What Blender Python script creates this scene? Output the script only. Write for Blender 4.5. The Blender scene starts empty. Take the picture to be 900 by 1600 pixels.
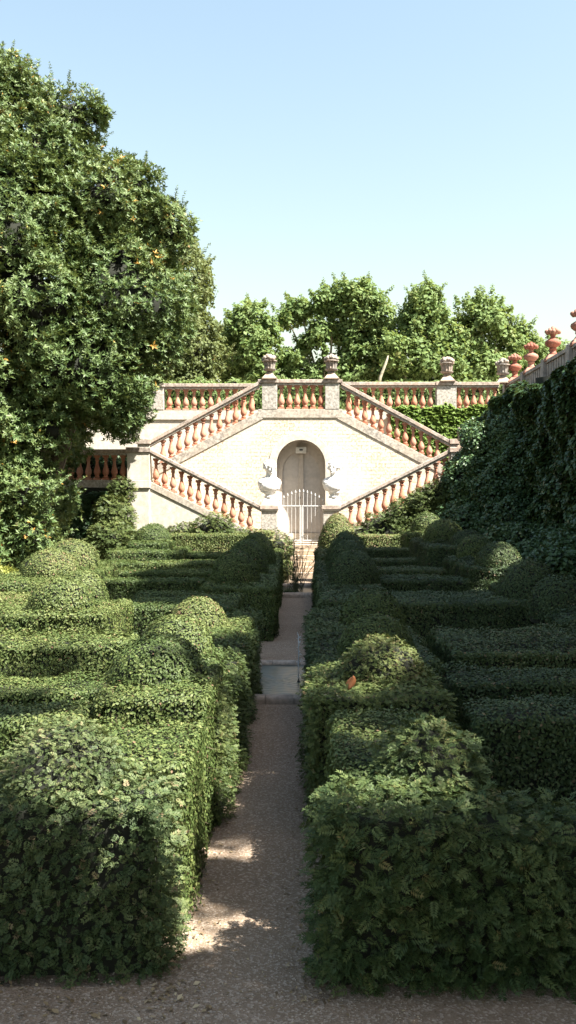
import bpy, math, random
import numpy as np
from mathutils import Vector

rng = np.random.default_rng(11)
random.seed(5)
SC = bpy.context.scene
COL = SC.collection

# ------------------------------------------------------------------ measures
F, VX, HY, EYE = 1500.0, 475.0, 785.0, 2.4      # focal (px of the 900x1600 photo), vanishing point, eye height
Y0, Y1, YB = 32.4, 34.0, 35.6                   # lower flights, upper flights, terrace wall
XW = 7.65                                       # side wall
AZ, EL = math.radians(60), math.radians(55)       # azimuth from the axis behind the camera towards the ivy wall
def ux(px, Y): return (px - VX) * Y / F
def uz(py, Y): return EYE - (py - HY) * Y / F

# ------------------------------------------------------------------ helpers
def mark(o, label=None, cat=None, group=None, kind=None):
    if label: o['label'] = label
    if cat: o['category'] = cat
    if group: o['group'] = group
    if kind: o['kind'] = kind
    return o

def empty(name, loc, label, cat, group=None):
    o = bpy.data.objects.new(name, None); COL.objects.link(o)
    o.location = loc; o.empty_display_size = .2
    return mark(o, label, cat, group)

class MB:
    def __init__(s): s.v = []; s.f = []
    def add(s, vs, fs):
        n = len(s.v); s.v += [tuple(p) for p in vs]; s.f += [[i + n for i in q] for q in fs]; return s
    def box(s, x0, x1, y0, y1, z0, z1):
        if x0 > x1: x0, x1 = x1, x0
        return s.add([(x0,y0,z0),(x1,y0,z0),(x1,y1,z0),(x0,y1,z0),(x0,y0,z1),(x1,y0,z1),(x1,y1,z1),(x0,y1,z1)],
                     [(0,3,2,1),(4,5,6,7),(0,1,5,4),(1,2,6,5),(2,3,7,6),(3,0,4,7)])
    def frustum(s, cx, cy, z0, z1, a0, a1, b0=None, b1=None):
        b0 = a0 if b0 is None else b0; b1 = a1 if b1 is None else b1
        return s.add([(cx-a0,cy-b0,z0),(cx+a0,cy-b0,z0),(cx+a0,cy+b0,z0),(cx-a0,cy+b0,z0),
                      (cx-a1,cy-b1,z1),(cx+a1,cy-b1,z1),(cx+a1,cy+b1,z1),(cx-a1,cy+b1,z1)],
                     [(0,3,2,1),(4,5,6,7),(0,1,5,4),(1,2,6,5),(2,3,7,6),(3,0,4,7)])
    def prism(s, poly, y0, y1):
        # poly in (x, z); extruded along y
        a = sum(poly[i][0]*poly[(i+1)%len(poly)][1]-poly[(i+1)%len(poly)][0]*poly[i][1] for i in range(len(poly)))
        if a < 0: poly = poly[::-1]
        n = len(poly)
        vs = [(x, y0, z) for x, z in poly] + [(x, y1, z) for x, z in poly]
        fs = [list(range(n)), list(range(2*n-1, n-1, -1))]
        fs += [[(i+1) % n, i, i+n, (i+1) % n + n] for i in range(n)]
        return s.add(vs, fs)
    def band(s, pts, th, y0, y1):
        return s.prism([(x, z) for x, z in pts] + [(x, z-th) for x, z in pts[::-1]], y0, y1)
    def lathe(s, prof, c=(0,0,0), n=20, flute=0, amp=0.):
        vs = []; fs = []
        for r, z in prof:
            for k in range(n):
                a = 2*math.pi*k/n
                rr = r*(1 - amp*(0.5+0.5*math.cos(flute*a))) if flute else r
                vs.append((c[0]+rr*math.cos(a), c[1]+rr*math.sin(a), c[2]+z))
        m = len(prof)
        for i in range(m-1):
            for k in range(n):
                fs.append((i*n+k, i*n+(k+1)%n, (i+1)*n+(k+1)%n, (i+1)*n+k))
        fs.append(tuple(range(n-1, -1, -1))); fs.append(tuple((m-1)*n+k for k in range(n)))
        return s.add(vs, fs)
    def tube(s, pts, rad, n=8):
        pts = [Vector(p) for p in pts]
        if not hasattr(rad, '__len__'): rad = [rad]*len(pts)
        vs = []; fs = []; ref = Vector((.31, .95, .1)).normalized()
        for i, p in enumerate(pts):
            t = (pts[min(i+1, len(pts)-1)] - pts[max(i-1, 0)]).normalized()
            r_ = ref if abs(t.dot(ref)) < .9 else Vector((1,0,0))
            a = t.cross(r_).normalized(); b = t.cross(a)
            for k in range(n):
                q = 2*math.pi*k/n
                vs.append(p + (a*math.cos(q) + b*math.sin(q))*rad[i])
        for i in range(len(pts)-1):
            for k in range(n):
                fs.append((i*n+k, i*n+(k+1)%n, (i+1)*n+(k+1)%n, (i+1)*n+k))
        fs.append(tuple(range(n-1,-1,-1))); fs.append(tuple((len(pts)-1)*n+k for k in range(n)))
        return s.add(vs, fs)
    def ball(s, c, r, n=12, m=8, sc=(1,1,1), bump=0.):
        vs = [(c[0], c[1], c[2]-r*sc[2])]; fs = []
        for i in range(1, m):
            th = math.pi*i/m
            for k in range(n):
                a = 2*math.pi*k/n; q = r*(1+bump*random.uniform(-1,1))
                vs.append((c[0]+q*sc[0]*math.sin(th)*math.cos(a), c[1]+q*sc[1]*math.sin(th)*math.sin(a), c[2]-q*sc[2]*math.cos(th)))
        vs.append((c[0], c[1], c[2]+r*sc[2])); e = len(vs)-1
        for k in range(n):
            fs.append((0, 1+(k+1)%n, 1+k)); fs.append((e, 1+(m-2)*n+k, 1+(m-2)*n+(k+1)%n))
            for i in range(m-2):
                fs.append((1+i*n+k, 1+i*n+(k+1)%n, 1+(i+1)*n+(k+1)%n, 1+(i+1)*n+k))
        return s.add(vs, fs)
    def build(s, name, mat, parent=None, bevel=0., smooth=False, at=None):
        me = bpy.data.meshes.new(name)
        off = Vector(at) if at is not None else Vector((0,0,0))
        me.from_pydata([tuple(Vector(p)-off) for p in s.v], [], s.f)
        me.materials.append(mat)
        if smooth:
            me.polygons.foreach_set('use_smooth', [True]*len(me.polygons)); 
            try: me.set_sharp_from_angle(angle=math.radians(40))
            except Exception: pass
        o = bpy.data.objects.new(name, me); COL.objects.link(o)
        o.location = off
        if parent is not None:
            o.parent = parent
            o.location = off - parent.location if at is not None else -Vector(parent.location)
        if bevel:
            b = o.modifiers.new('edge', 'BEVEL'); b.width = bevel; b.segments = 2; b.limit_method = 'ANGLE'
        return o

# ------------------------------------------------------------------ materials
def nodes_of(name):
    m = bpy.data.materials.new(name); m.use_nodes = True
    nt = m.node_tree; return m, nt, nt.nodes['Principled BSDF'], nt.nodes['Material Output']
def N(nt, t, **kw):
    n = nt.nodes.new(t)
    for k, v in kw.items():
        if hasattr(n, k): setattr(n, k, v)
        else: n.inputs[k].default_value = v
    return n
def ramp(nt, src, stops):
    r = nt.nodes.new('ShaderNodeValToRGB'); e = r.color_ramp.elements
    while len(e) < len(stops): e.new(.5)
    for q, (p, c) in zip(e, stops): q.position = p; q.color = (*c, 1)
    nt.links.new(src, r.inputs[0]); return r.outputs[0]
def mix(nt, fac, a, b, mode='MIX'):
    m = nt.nodes.new('ShaderNodeMix'); m.data_type = 'RGBA'; m.blend_type = mode
    for sock, v in ((m.inputs['Factor'], fac), (m.inputs['A'], a), (m.inputs['B'], b)):
        if hasattr(v, 'is_output'): nt.links.new(v, sock)
        elif isinstance(v, (int, float)): sock.default_value = v
        else: sock.default_value = (*v, 1)
    # the RGBA sockets share names with the float ones: pick by type
    return m
def cmix(nt, fac, a, b, mode='MIX'):
    m = nt.nodes.new('ShaderNodeMix'); m.data_type = 'RGBA'; m.blend_type = mode
    fs = m.inputs[0]; A = m.inputs[6]; B = m.inputs[7]
    for sock, v in ((fs, fac), (A, a), (B, b)):
        if hasattr(v, 'is_output'): nt.links.new(v, sock)
        elif isinstance(v, (int, float)): sock.default_value = v
        else: sock.default_value = (*v, 1)
    return m.outputs[2]
def coords(nt, scale=(1,1,1), kind='Object'):
    t = nt.nodes.new('ShaderNodeTexCoord'); mp = nt.nodes.new('ShaderNodeMapping')
    mp.inputs['Scale'].default_value = scale
    nt.links.new(t.outputs[kind], mp.inputs[0]); return mp.outputs[0]
def world_pos(nt, scale=(1,1,1)):
    g = nt.nodes.new('ShaderNodeNewGeometry'); mp = nt.nodes.new('ShaderNodeMapping')
    mp.inputs['Scale'].default_value = scale
    nt.links.new(g.outputs['Position'], mp.inputs[0]); return mp.outputs[0]
def noise(nt, vec, scale, detail=4, rough=.55):
    n = N(nt, 'ShaderNodeTexNoise'); n.inputs['Scale'].default_value = scale
    n.inputs['Detail'].default_value = detail; n.inputs['Roughness'].default_value = rough
    nt.links.new(vec, n.inputs['Vector']); return n.outputs[0]
def bump(nt, b, h, strength, dist=.02):
    n = nt.nodes.new('ShaderNodeBump'); n.inputs['Strength'].default_value = strength; n.inputs['Distance'].default_value = dist
    nt.links.new(h, n.inputs['Height']); nt.links.new(n.outputs[0], b.inputs['Normal'])

def stone_mat(name, base, dark, spot=.5, scale=9, rough=.85, warm=None, streak=False):
    m, nt, b, o = nodes_of(name); p = world_pos(nt)
    n1 = noise(nt, p, scale, 6, .65); n2 = noise(nt, p, 1.3, 3); n3 = noise(nt, p, 45, 3, .7)
    c = cmix(nt, ramp(nt, n1, [(.5-.25*spot, (1,1,1)), (.62-.1*spot+.08, (0,0,0))]), dark, base)
    c = cmix(nt, ramp(nt, n2, [(.42, (0,0,0)), (.7, (.55,.55,.55))]), c, warm or [q*.8 for q in base])
    if streak:       # rain runs and patched render
        st_ = noise(nt, world_pos(nt, (5.5, 5.5, .55)), 1.6, 5, .6)
        c = cmix(nt, ramp(nt, st_, [(.50, (0,0,0)), (.72, (.55,.55,.55))]), c, [q*.62 for q in base])
        pt = noise(nt, world_pos(nt), 2.3, 2, .5)
        c = cmix(nt, ramp(nt, pt, [(.60, (0,0,0)), (.615, (.4,.4,.4))]), c, [q*.85 for q in base])
        ck = N(nt, 'ShaderNodeTexVoronoi'); ck.feature = 'DISTANCE_TO_EDGE'; ck.inputs['Scale'].default_value = 1.7; nt.links.new(world_pos(nt), ck.inputs['Vector'])
        c = cmix(nt, ramp(nt, ck.outputs['Distance'], [(.0, (.6,.6,.6)), (.012, (0,0,0))]), c, [q*.5 for q in base])
    nt.links.new(c, b.inputs['Base Color']); b.inputs['Roughness'].default_value = rough
    b.inputs['Specular IOR Level'].default_value = .25
    bump(nt, b, n3, .35, .012)
    return m

M = {}
M['plaster'] = stone_mat('white_plaster', (.53,.50,.44), (.37,.34,.28), .4, 5, warm=(.46,.41,.33), streak=True)
M['weathered'] = stone_mat('weathered_stone', (.46,.42,.36), (.17,.15,.13), .5, 11, warm=(.40,.33,.25))
M['cap'] = stone_mat('lichened_cap_stone', (.45,.39,.335), (.17,.14,.12), .6, 9, warm=(.45,.31,.235))
M['pier'] = stone_mat('mottled_pier_stone', (.47,.44,.39), (.17,.155,.135), .55, 14, warm=(.42,.37,.31))
M['oldurn'] = stone_mat('grey_urn_stone', (.34,.31,.27), (.12,.11,.10), .9, 14, warm=(.38,.27,.2))
M['panel'] = stone_mat('grey_parapet', (.36,.33,.31), (.2,.185,.175), .6, 4)
M['rim'] = stone_mat('basin_stone', (.40,.35,.30), (.2,.18,.16), .6, 12, warm=(.36,.26,.19))
M['marble'] = stone_mat('white_marble', (.70,.69,.67), (.50,.48,.45), .1, 6, .5)
M['step'] = stone_mat('worn_step_stone', (.40,.32,.24), (.25,.19,.14), .5, 6, warm=(.42,.31,.21))

def terracotta(name, a, b_, seed):
    m, nt, b, o = nodes_of(name); p = world_pos(nt)
    n1 = noise(nt, p, 3.1, 5, .6); n2 = noise(nt, p, 26, 4, .6)
    c = ramp(nt, n1, [(.3, a), (.7, b_)])
    oi = nt.nodes.new('ShaderNodeObjectInfo'); c = cmix(nt, ramp(nt, oi.outputs['Random'], [(.0, (.55,.55,.55)), (.45, (0,0,0)), (.75, (0,0,0)), (1, (.5,.5,.5))]), c, [(q+w)*.5 for q, w in zip(a, (.42,.33,.26))])
    n4 = noise(nt, p, 7, 5, .7); c = cmix(nt, ramp(nt, n4, [(.58, (0,0,0)), (.70, (.65,.65,.65))]), c, (.13,.10,.085))
    c = cmix(nt, ramp(nt, n2, [(.55, (0,0,0)), (.75, (.6,.6,.6))]), c, (.45,.33,.26))
    nt.links.new(c, b.inputs['Base Color']); b.inputs['Roughness'].default_value = .8
    b.inputs['Specular IOR Level'].default_value = .2
    bump(nt, b, n2, .25, .008); return m
M['terra'] = terracotta('terracotta', (.36,.135,.08), (.42,.195,.12), 1)
M['terra_red'] = terracotta('red_terracotta', (.205,.066,.044), (.24,.09,.06), 2)

def brick_wall():
    m, nt, b, o = nodes_of('painted_brickwork'); 
    g = nt.nodes.new('ShaderNodeNewGeometry')
    sep = nt.nodes.new('ShaderNodeSeparateXYZ'); nt.links.new(g.outputs['Position'], sep.inputs[0])
    cb = nt.nodes.new('ShaderNodeCombineXYZ'); nt.links.new(sep.outputs[0], cb.inputs[0]); nt.links.new(sep.outputs[2], cb.inputs[1])
    br = nt.nodes.new('ShaderNodeTexBrick'); nt.links.new(cb.outputs[0], br.inputs[0])
    br.inputs['Scale'].default_value = 1.; br.inputs['Brick Width'].default_value = .34; br.inputs['Row Height'].default_value = .13
    br.inputs['Mortar Size'].default_value = .016; br.inputs['Mortar Smooth'].default_value = .3
    br.inputs['Color1'].default_value = (.53,.475,.37,1); br.inputs['Color2'].default_value = (.42,.345,.235,1); br.inputs['Mortar'].default_value = (.26,.205,.14,1)
    p = world_pos(nt); n1 = noise(nt, p, .55, 4, .6); n2 = noise(nt, p, 14, 5, .7)
    wear = ramp(nt, n1, [(.42, (0,0,0)), (.70, (.9,.9,.9))])
    c = cmix(nt, wear, br.outputs[0], (.55,.51,.435))
    fine = ramp(nt, n2, [(.46, (0,0,0)), (.56, (.9,.9,.9))])
    c = cmix(nt, fine, c, (.56,.52,.44))
    nt.links.new(c, b.inputs['Base Color']); b.inputs['Roughness'].default_value = .9
    b.inputs['Specular IOR Level'].default_value = .2
    bump(nt, b, n2, .3, .01); return m
M['brick'] = brick_wall()

def simple(name, c, rough=.5, metal=0.):
    m, nt, b, o = nodes_of(name); p = world_pos(nt)
    n1 = noise(nt, p, 8, 4)
    nt.links.new(ramp(nt, n1, [(.3, [q*.82 for q in c]), (.7, c)]), b.inputs['Base Color'])
    b.inputs['Roughness'].default_value = rough; b.inputs['Metallic'].default_value = metal; return m
M['white_iron'] = simple('white_painted_iron', (.50,.50,.49), .5)
M['door'] = simple('taupe_painted_door', (.47,.44,.41), .6)
M['niche'] = simple('niche_plaster', (.47,.425,.375), .85)
M['lamp'] = simple('pale_lamp_housing', (.7,.68,.62), .5)
M['iron'] = simple('dark_iron', (.06,.06,.06), .5)
M['bark'] = stone_mat('tree_bark', (.16,.125,.09), (.05,.04,.03), .8, 12)
M['plane_bark'] = stone_mat('pale_plane_bark', (.30,.27,.20), (.15,.13,.09), .6, 6)
M['core'] = simple('dark_foliage_core', (.012,.014,.008), 1.)  # near-black filler inside foliage; the shade of the gaps is in its colour
M['deadleaf'] = simple('dry_leaf', (.30,.115,.045), .6)

def leaf_mat(name, stops, rough=.45, trans=.28, spec=.22):
    rough = rough+.12
    m, nt, b, o = nodes_of(name)
    at = nt.nodes.new('ShaderNodeAttribute'); at.attribute_name = 'tint'
    c = ramp(nt, at.outputs['Fac'], stops)
    nt.links.new(c, b.inputs['Base Color']); b.inputs['Roughness'].default_value = rough
    b.inputs['Specular IOR Level'].default_value = spec
    tr = nt.nodes.new('ShaderNodeBsdfTranslucent')
    nt.links.new(cmix(nt, .5, c, (.16,.17,.03)), tr.inputs[0])
    mx = nt.nodes.new('ShaderNodeMixShader'); mx.inputs[0].default_value = trans
    nt.links.new(b.outputs[0], mx.inputs[1]); nt.links.new(tr.outputs[0], mx.inputs[2]); nt.links.new(mx.outputs[0], o.inputs[0])
    return m
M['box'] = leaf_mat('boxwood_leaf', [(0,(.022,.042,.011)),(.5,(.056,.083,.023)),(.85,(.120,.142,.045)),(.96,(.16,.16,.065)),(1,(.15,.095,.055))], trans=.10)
M['box_shade'] = leaf_mat('shaded_boxwood_leaf', [(0,(.020,.036,.014)),(.5,(.038,.062,.022)),(.85,(.075,.098,.034)),(1,(.14,.10,.055))], trans=.10)  # boxwood copy for the shaded hedges, shade darkened into the leaf colour
M['yew'] = leaf_mat('feathery_leaf', [(0,(.018,.036,.013)),(.5,(.038,.066,.022)),(.85,(.085,.112,.036)),(1,(.15,.13,.05))], .42, .15)
M['vib'] = leaf_mat('lobed_shrub_leaf', [(0,(.024,.044,.020)),(.5,(.050,.077,.028)),(.85,(.112,.134,.052)),(1,(.18,.14,.08))], .45, .15)
M['laurel'] = leaf_mat('laurel_leaf', [(0,(.030,.054,.016)),(.5,(.060,.104,.031)),(.9,(.120,.162,.054)),(.98,(.16,.17,.05)),(1,(.36,.20,.04))], .42, .2, .3)
M['plane'] = leaf_mat('plane_tree_leaf', [(0,(.07,.125,.036)),(.5,(.125,.195,.062)),(.9,(.20,.27,.10)),(1,(.24,.26,.10))], .5, .45)
M['pale'] = leaf_mat('pale_tree_leaf', [(0,(.05,.075,.024)),(.5,(.095,.120,.040)),(.9,(.15,.17,.065)),(1,(.24,.16,.07))], .5, .3)
M['ivy'] = leaf_mat('ivy_leaf', [(0,(.026,.056,.024)),(.5,(.055,.105,.042)),(.9,(.105,.16,.055)),(1,(.15,.17,.06))], .30, .2, .35)
M['ivyl'] = leaf_mat('bright_creeper_leaf', [(0,(.06,.11,.018)),(.5,(.11,.18,.03)),(.9,(.17,.23,.045)),(1,(.2,.22,.05))], .45, .35)
M['varieg'] = leaf_mat('variegated_leaf', [(0,(.12,.16,.03)),(.5,(.3,.32,.08)),(1,(.48,.45,.18))], .45, .3)
M['cover'] = leaf_mat('bluish_groundcover_leaf', [(0,(.016,.03,.02)),(.6,(.028,.045,.034)),(1,(.05,.065,.05))], .4, .15)
M['twig'] = leaf_mat('woody_twig', [(0,(.04,.028,.018)),(.6,(.08,.058,.038)),(1,(.13,.10,.07))], .7, 0.)
M['papyrus'] = leaf_mat('umbrella_plant', [(0,(.045,.05,.02)),(.5,(.07,.075,.03)),(1,(.12,.10,.05))], .6, .2)
M['litter'] = leaf_mat('leaf_litter', [(0,(.10,.07,.045)),(.5,(.22,.16,.09)),(1,(.42,.34,.22))], .8, .1)

def gravel_mat(name, a, b_, c_, wet=0.):
    m, nt, b, o = nodes_of(name); p = world_pos(nt)
    big = noise(nt, p, .9, 4, .6); mid = noise(nt, p, 7, 5, .65); fin = noise(nt, p, 120, 3, .7)
    vo = N(nt, 'ShaderNodeTexVoronoi'); vo.inputs['Scale'].default_value = 75; nt.links.new(p, vo.inputs['Vector'])
    c = ramp(nt, big, [(.35, a), (.65, b_)])
    c = cmix(nt, ramp(nt, mid, [(.4, (0,0,0)), (.75, (.5,.5,.5))]), c, [q*.7 for q in a])
    sp = nt.nodes.new('ShaderNodeSeparateColor'); nt.links.new(vo.outputs['Color'], sp.inputs[0])
    c = cmix(nt, ramp(nt, sp.outputs[0], [(.0, (.55,.55,.55)), (.3, (0,0,0)), (.86, (0,0,0)), (.97, (.7,.7,.7))]), c, c_)
    c = cmix(nt, ramp(nt, fin, [(.35, (.5,.5,.5)), (.5, (0,0,0))]), c, [q*.5 for q in a])
    nt.links.new(c, b.inputs['Base Color']); b.inputs['Roughness'].default_value = .95
    b.inputs['Specular IOR Level'].default_value = .15
    ad = nt.nodes.new('ShaderNodeMath'); ad.operation = 'ADD'; nt.links.new(fin, ad.inputs[0]); nt.links.new(vo.outputs['Distance'], ad.inputs[1])
    bump(nt, b, ad.outputs[0], .6, .01)
    return m
M['path'] = gravel_mat('gravel_path', (.215,.158,.112), (.265,.20,.145), (.46,.39,.32))
M['soil'] = gravel_mat('garden_soil', (.13,.098,.072), (.17,.13,.095), (.3,.25,.2))
M['pave'] = gravel_mat('terrace_gravel', (.32,.27,.2), (.38,.32,.25), (.5,.45,.38))

def water_mat():
    m, nt, b, o = nodes_of('pond_water')
    b.inputs['Base Color'].default_value = (.012,.022,.014,1); b.inputs['Roughness'].default_value = .30
    b.inputs['IOR'].default_value = 1.33; b.inputs['Specular IOR Level'].default_value = 1.0
    return m
M['water'] = water_mat()
def jet_mat():
    m, nt, b, o = nodes_of('splashing_water')
    b.inputs['Base Color'].default_value = (.9,.93,.95,1); b.inputs['Roughness'].default_value = .15
    b.inputs['Transmission Weight'].default_value = .3; b.inputs['IOR'].default_value = 1.33; return m
M['jet'] = jet_mat()

# ------------------------------------------------------------------ foliage engine
def hash3(i, j, k, s):
    h = (i*374761393 + j*668265263 + k*2147483647 + s*974634777) & 0xFFFFFFFF
    h = ((h ^ (h >> 13))*1274126177) & 0xFFFFFFFF
    return ((h ^ (h >> 16)) & 0xFFFF)/65535.
def vnoise(p, scale, seed=0):
    q = p*scale; i = np.floor(q).astype(np.int64); f = q-i; f = f*f*(3-2*f); out = 0
    for a in (0, 1):
        for b in (0, 1):
            for c in (0, 1):
                w = (f[:,0] if a else 1-f[:,0])*(f[:,1] if b else 1-f[:,1])*(f[:,2] if c else 1-f[:,2])
                out = out + w*hash3(i[:,0]+a, i[:,1]+b, i[:,2]+c, seed)
    return out
def nrm(v): return v/np.maximum(np.linalg.norm(v, axis=1, keepdims=True), 1e-9)
def rdir(n): return nrm(rng.normal(size=(n, 3)))

def leaf_at(base, d, up, L, W, fold=.12, wide=.45):
    d = np.array(d, float); d /= np.linalg.norm(d); up = np.array(up, float)
    s = np.cross(d, up); s /= np.linalg.norm(s); u = np.cross(s, d)
    b = np.array(base, float)
    return [b, b+d*L*wide+s*W/2+u*fold*W, b+d*L, b+d*L*wide-s*W/2+u*fold*W]
def template(leaves):
    V = []; T = []
    for q in leaves:
        n = len(V); V += q; T += [(n, n+1, n+2), (n, n+2, n+3)]
    return np.array(V), np.array(T), len(leaves)
TPL = {}
TPL['leaf'] = template([leaf_at((0,0,0), (0,1,0), (0,0,1), 1, .55)])
TPL['twig'] = template([leaf_at((0,0,0), (0,1,0), (0,0,1), 1, .035)])
TPL['blade'] = template([leaf_at((0,0,0), (0,1,0), (0,0,1), 1, .13)])
TPL['broad'] = template([leaf_at((0,0,0), (0,1,.05), (0,0,1), 1, .95, .1, .5)])
r_ = random.Random(3)
def sprig(n=4, L=.42, W=.2, ang=.9):
    out = []
    for i in range(n):
        t = .12+.72*i/(n-1)
        for sg in (-1, 1):
            l = L*(1-.35*t)*r_.uniform(.85,1.15)
            out.append(leaf_at((0,t,0), (sg*math.sin(ang), math.cos(ang), r_.uniform(-.15,.35)), (0,0,1), l, W))
    out.append(leaf_at((0,.84,0), (0,1,.1), (0,0,1), L*.75, W)); return template(out)
TPL['sprig'] = sprig()
TPL['feather'] = sprig(6, .42, .12, .95)
TPL['lobed'] = sprig(4, .5, .21, .85)
TPL['rosette'] = template([leaf_at((0,0,0), (math.sin(a)*1, math.cos(a)*1, r_.uniform(.15,.9)), (0,0,1), r_.uniform(.8,1.1), .34) for a in [k*math.pi/3+r_.uniform(-.25,.25) for k in range(6)]])
TPL['spray'] = template([leaf_at((r_.uniform(-.3,.3), r_.uniform(-.3,.3), r_.uniform(-.25,.25)), (r_.uniform(-1,1), r_.uniform(-1,1), r_.uniform(-.5,.3)), (r_.uniform(-.5,.5), r_.uniform(-.5,.5), 1), r_.uniform(.45,.75), r_.uniform(.38,.55), .1, .5) for k in range(5)])

class Foliage:
    def __init__(s): s.V = []; s.T = []; s.tint = []; s.mi = []; s.n = 0
    def core(s, V, Q):
        V = np.asarray(V, float); Q = np.asarray(Q)
        T = np.concatenate([Q[:, [0,1,2]], Q[:, [0,2,3]]]) if Q.shape[1] == 4 else Q
        s.V.append(V); s.T.append(T+s.n); s.n += len(V)
        s.tint.append(np.zeros(len(T))); s.mi.append(np.ones(len(T), int))
    def put(s, tpl, pos, up, along, size, tint, mi=0):
        """up: leaf-plane normal, along: stem direction (made perpendicular to it)"""
        V, T, k = TPL[tpl]; n = len(pos)
        if not n: return
        z = nrm(up); y = nrm(along-z*np.sum(along*z, 1, keepdims=True)); x = np.cross(y, z)
        P = pos[:,None,:] + size[:,None,None]*(V[None,:,0:1]*x[:,None,:]+V[None,:,1:2]*y[:,None,:]+V[None,:,2:3]*z[:,None,:])
        s.V.append(P.reshape(-1,3)); s.T.append((T[None]+np.arange(n)[:,None,None]*len(V)).reshape(-1,3)+s.n); s.n += n*len(V)
        tt = tint[:,None]+rng.uniform(-.12,.12,(n,k)); s.tint.append(np.repeat(np.clip(tt,0,1), 2, axis=1).reshape(-1)); s.mi.append(np.full(n*k*2, mi, int))
    def build(s, name, mats, at, parent=None):
        V = np.concatenate(s.V)-np.array(at); T = np.concatenate(s.T).astype(np.int32)
        me = bpy.data.meshes.new(name)
        me.vertices.add(len(V)); me.vertices.foreach_set('co', V.astype(np.float32).ravel())
        me.loops.add(T.size); me.loops.foreach_set('vertex_index', T.ravel())
        me.polygons.add(len(T)); me.polygons.foreach_set('loop_start', np.arange(0, T.size, 3, dtype=np.int32))
        for m in mats: me.materials.append(m)
        me.polygons.foreach_set('material_index', np.concatenate(s.mi).astype(np.int32))
        a = me.attributes.new('tint', 'FLOAT', 'FACE'); a.data.foreach_set('value', np.concatenate(s.tint).astype(np.float32))
        me.update(calc_edges=True)
        o = bpy.data.objects.new(name, me); COL.objects.link(o); o.location = at
        if parent is not None: o.parent = parent; o.location = Vector(at)-parent.location
        return o

def box_points(lo, hi, dens, r, back=.45):
    """points on a box with rounded edges: top and four sides"""
    lo = np.array(lo, float); hi = np.array(hi, float); d = hi-lo; P = []
    for ax, side, w in ((2,1,1.),(1,0,1.),(1,1,back),(0,0,1.),(0,1,1.)):
        u, v = [a for a in (0,1,2) if a != ax]
        n = int(d[u]*d[v]*dens*w)
        q = np.empty((n,3)); q[:,u] = rng.uniform(lo[u],hi[u],n); q[:,v] = rng.uniform(lo[v],hi[v],n); q[:,ax] = hi[ax] if side else lo[ax]
        P.append(q)
    P = np.concatenate(P); return round_box(P, lo, hi, r)
def round_box(P, lo, hi, r):
    r = min(r, .49*min(hi-lo)); a = lo+r; b = hi-r; a = a.copy(); a[2] = lo[2]-1
    q = np.clip(P, a, b); n = nrm(P-q); return q+n*r, n
def box_grid(lo, hi, r, step):
    lo = np.array(lo, float); hi = np.array(hi, float); V = []; Q = []; n0 = 0
    for ax, side in ((2,1),(1,0),(1,1),(0,0),(0,1)):
        u, v = [a for a in (0,1,2) if a != ax]
        nu = max(2, int((hi[u]-lo[u])/step)); nv = max(2, int((hi[v]-lo[v])/step))
        U, W = np.meshgrid(np.linspace(lo[u],hi[u],nu+1), np.linspace(lo[v],hi[v],nv+1), indexing='ij')
        q = np.empty(((nu+1)*(nv+1),3)); q[:,u] = U.ravel(); q[:,v] = W.ravel(); q[:,ax] = hi[ax] if side else lo[ax]
        i, j = np.meshgrid(np.arange(nu), np.arange(nv), indexing='ij'); k = (i*(nv+1)+j).ravel()+n0
        V.append(q); Q.append(np.stack([k,k+1,k+nv+2,k+nv+1],1)); n0 += len(q)
    P, n = round_box(np.concatenate(V), lo, hi, r); return P, n, np.concatenate(Q)

def lumps(P, amp, seed):
    return amp*((vnoise(P, 2.1, seed)-.5)*1.3+(vnoise(P, 6.3, seed+1)-.5)*.8+(vnoise(P, 15., seed+2)-.5)*.4)

def skin_leaves(fo, P, n, tpl, size, tint, seed, depth=.05, droop=0., jit=.5, patch=1.3, odd=.012, gap=0.):
    if gap:
        kp = vnoise(P, 4.2, seed+21)+.5*vnoise(P, 11., seed+22) < 1.06+.5*(1-gap)*rng.random(len(P))
        P = P[kp]; n = n[kp]
    k = len(P)
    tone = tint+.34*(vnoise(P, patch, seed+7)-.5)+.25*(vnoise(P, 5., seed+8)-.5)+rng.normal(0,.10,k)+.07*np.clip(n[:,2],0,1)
    sel = rng.random(k) < odd; tone[sel] = .97
    d = rng.random(k)**1.6
    P = P-n*(d*depth)[:,None]
    if tpl in ('leaf', 'broad'):
        up = n*1.0+rdir(k)*jit+np.array([0,0,.08]); al = rdir(k)+n*.35+np.array([0,0,-droop])
    else:
        al = n*.75+rdir(k)*jit*.9+np.array([0,0,.22-droop]); up = np.array([0,0,1.])*.6+n*.5+rdir(k)*.6
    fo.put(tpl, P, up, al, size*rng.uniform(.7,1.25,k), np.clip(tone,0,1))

SEED = [100]
def seed(): SEED[0] += 17; return SEED[0]

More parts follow.
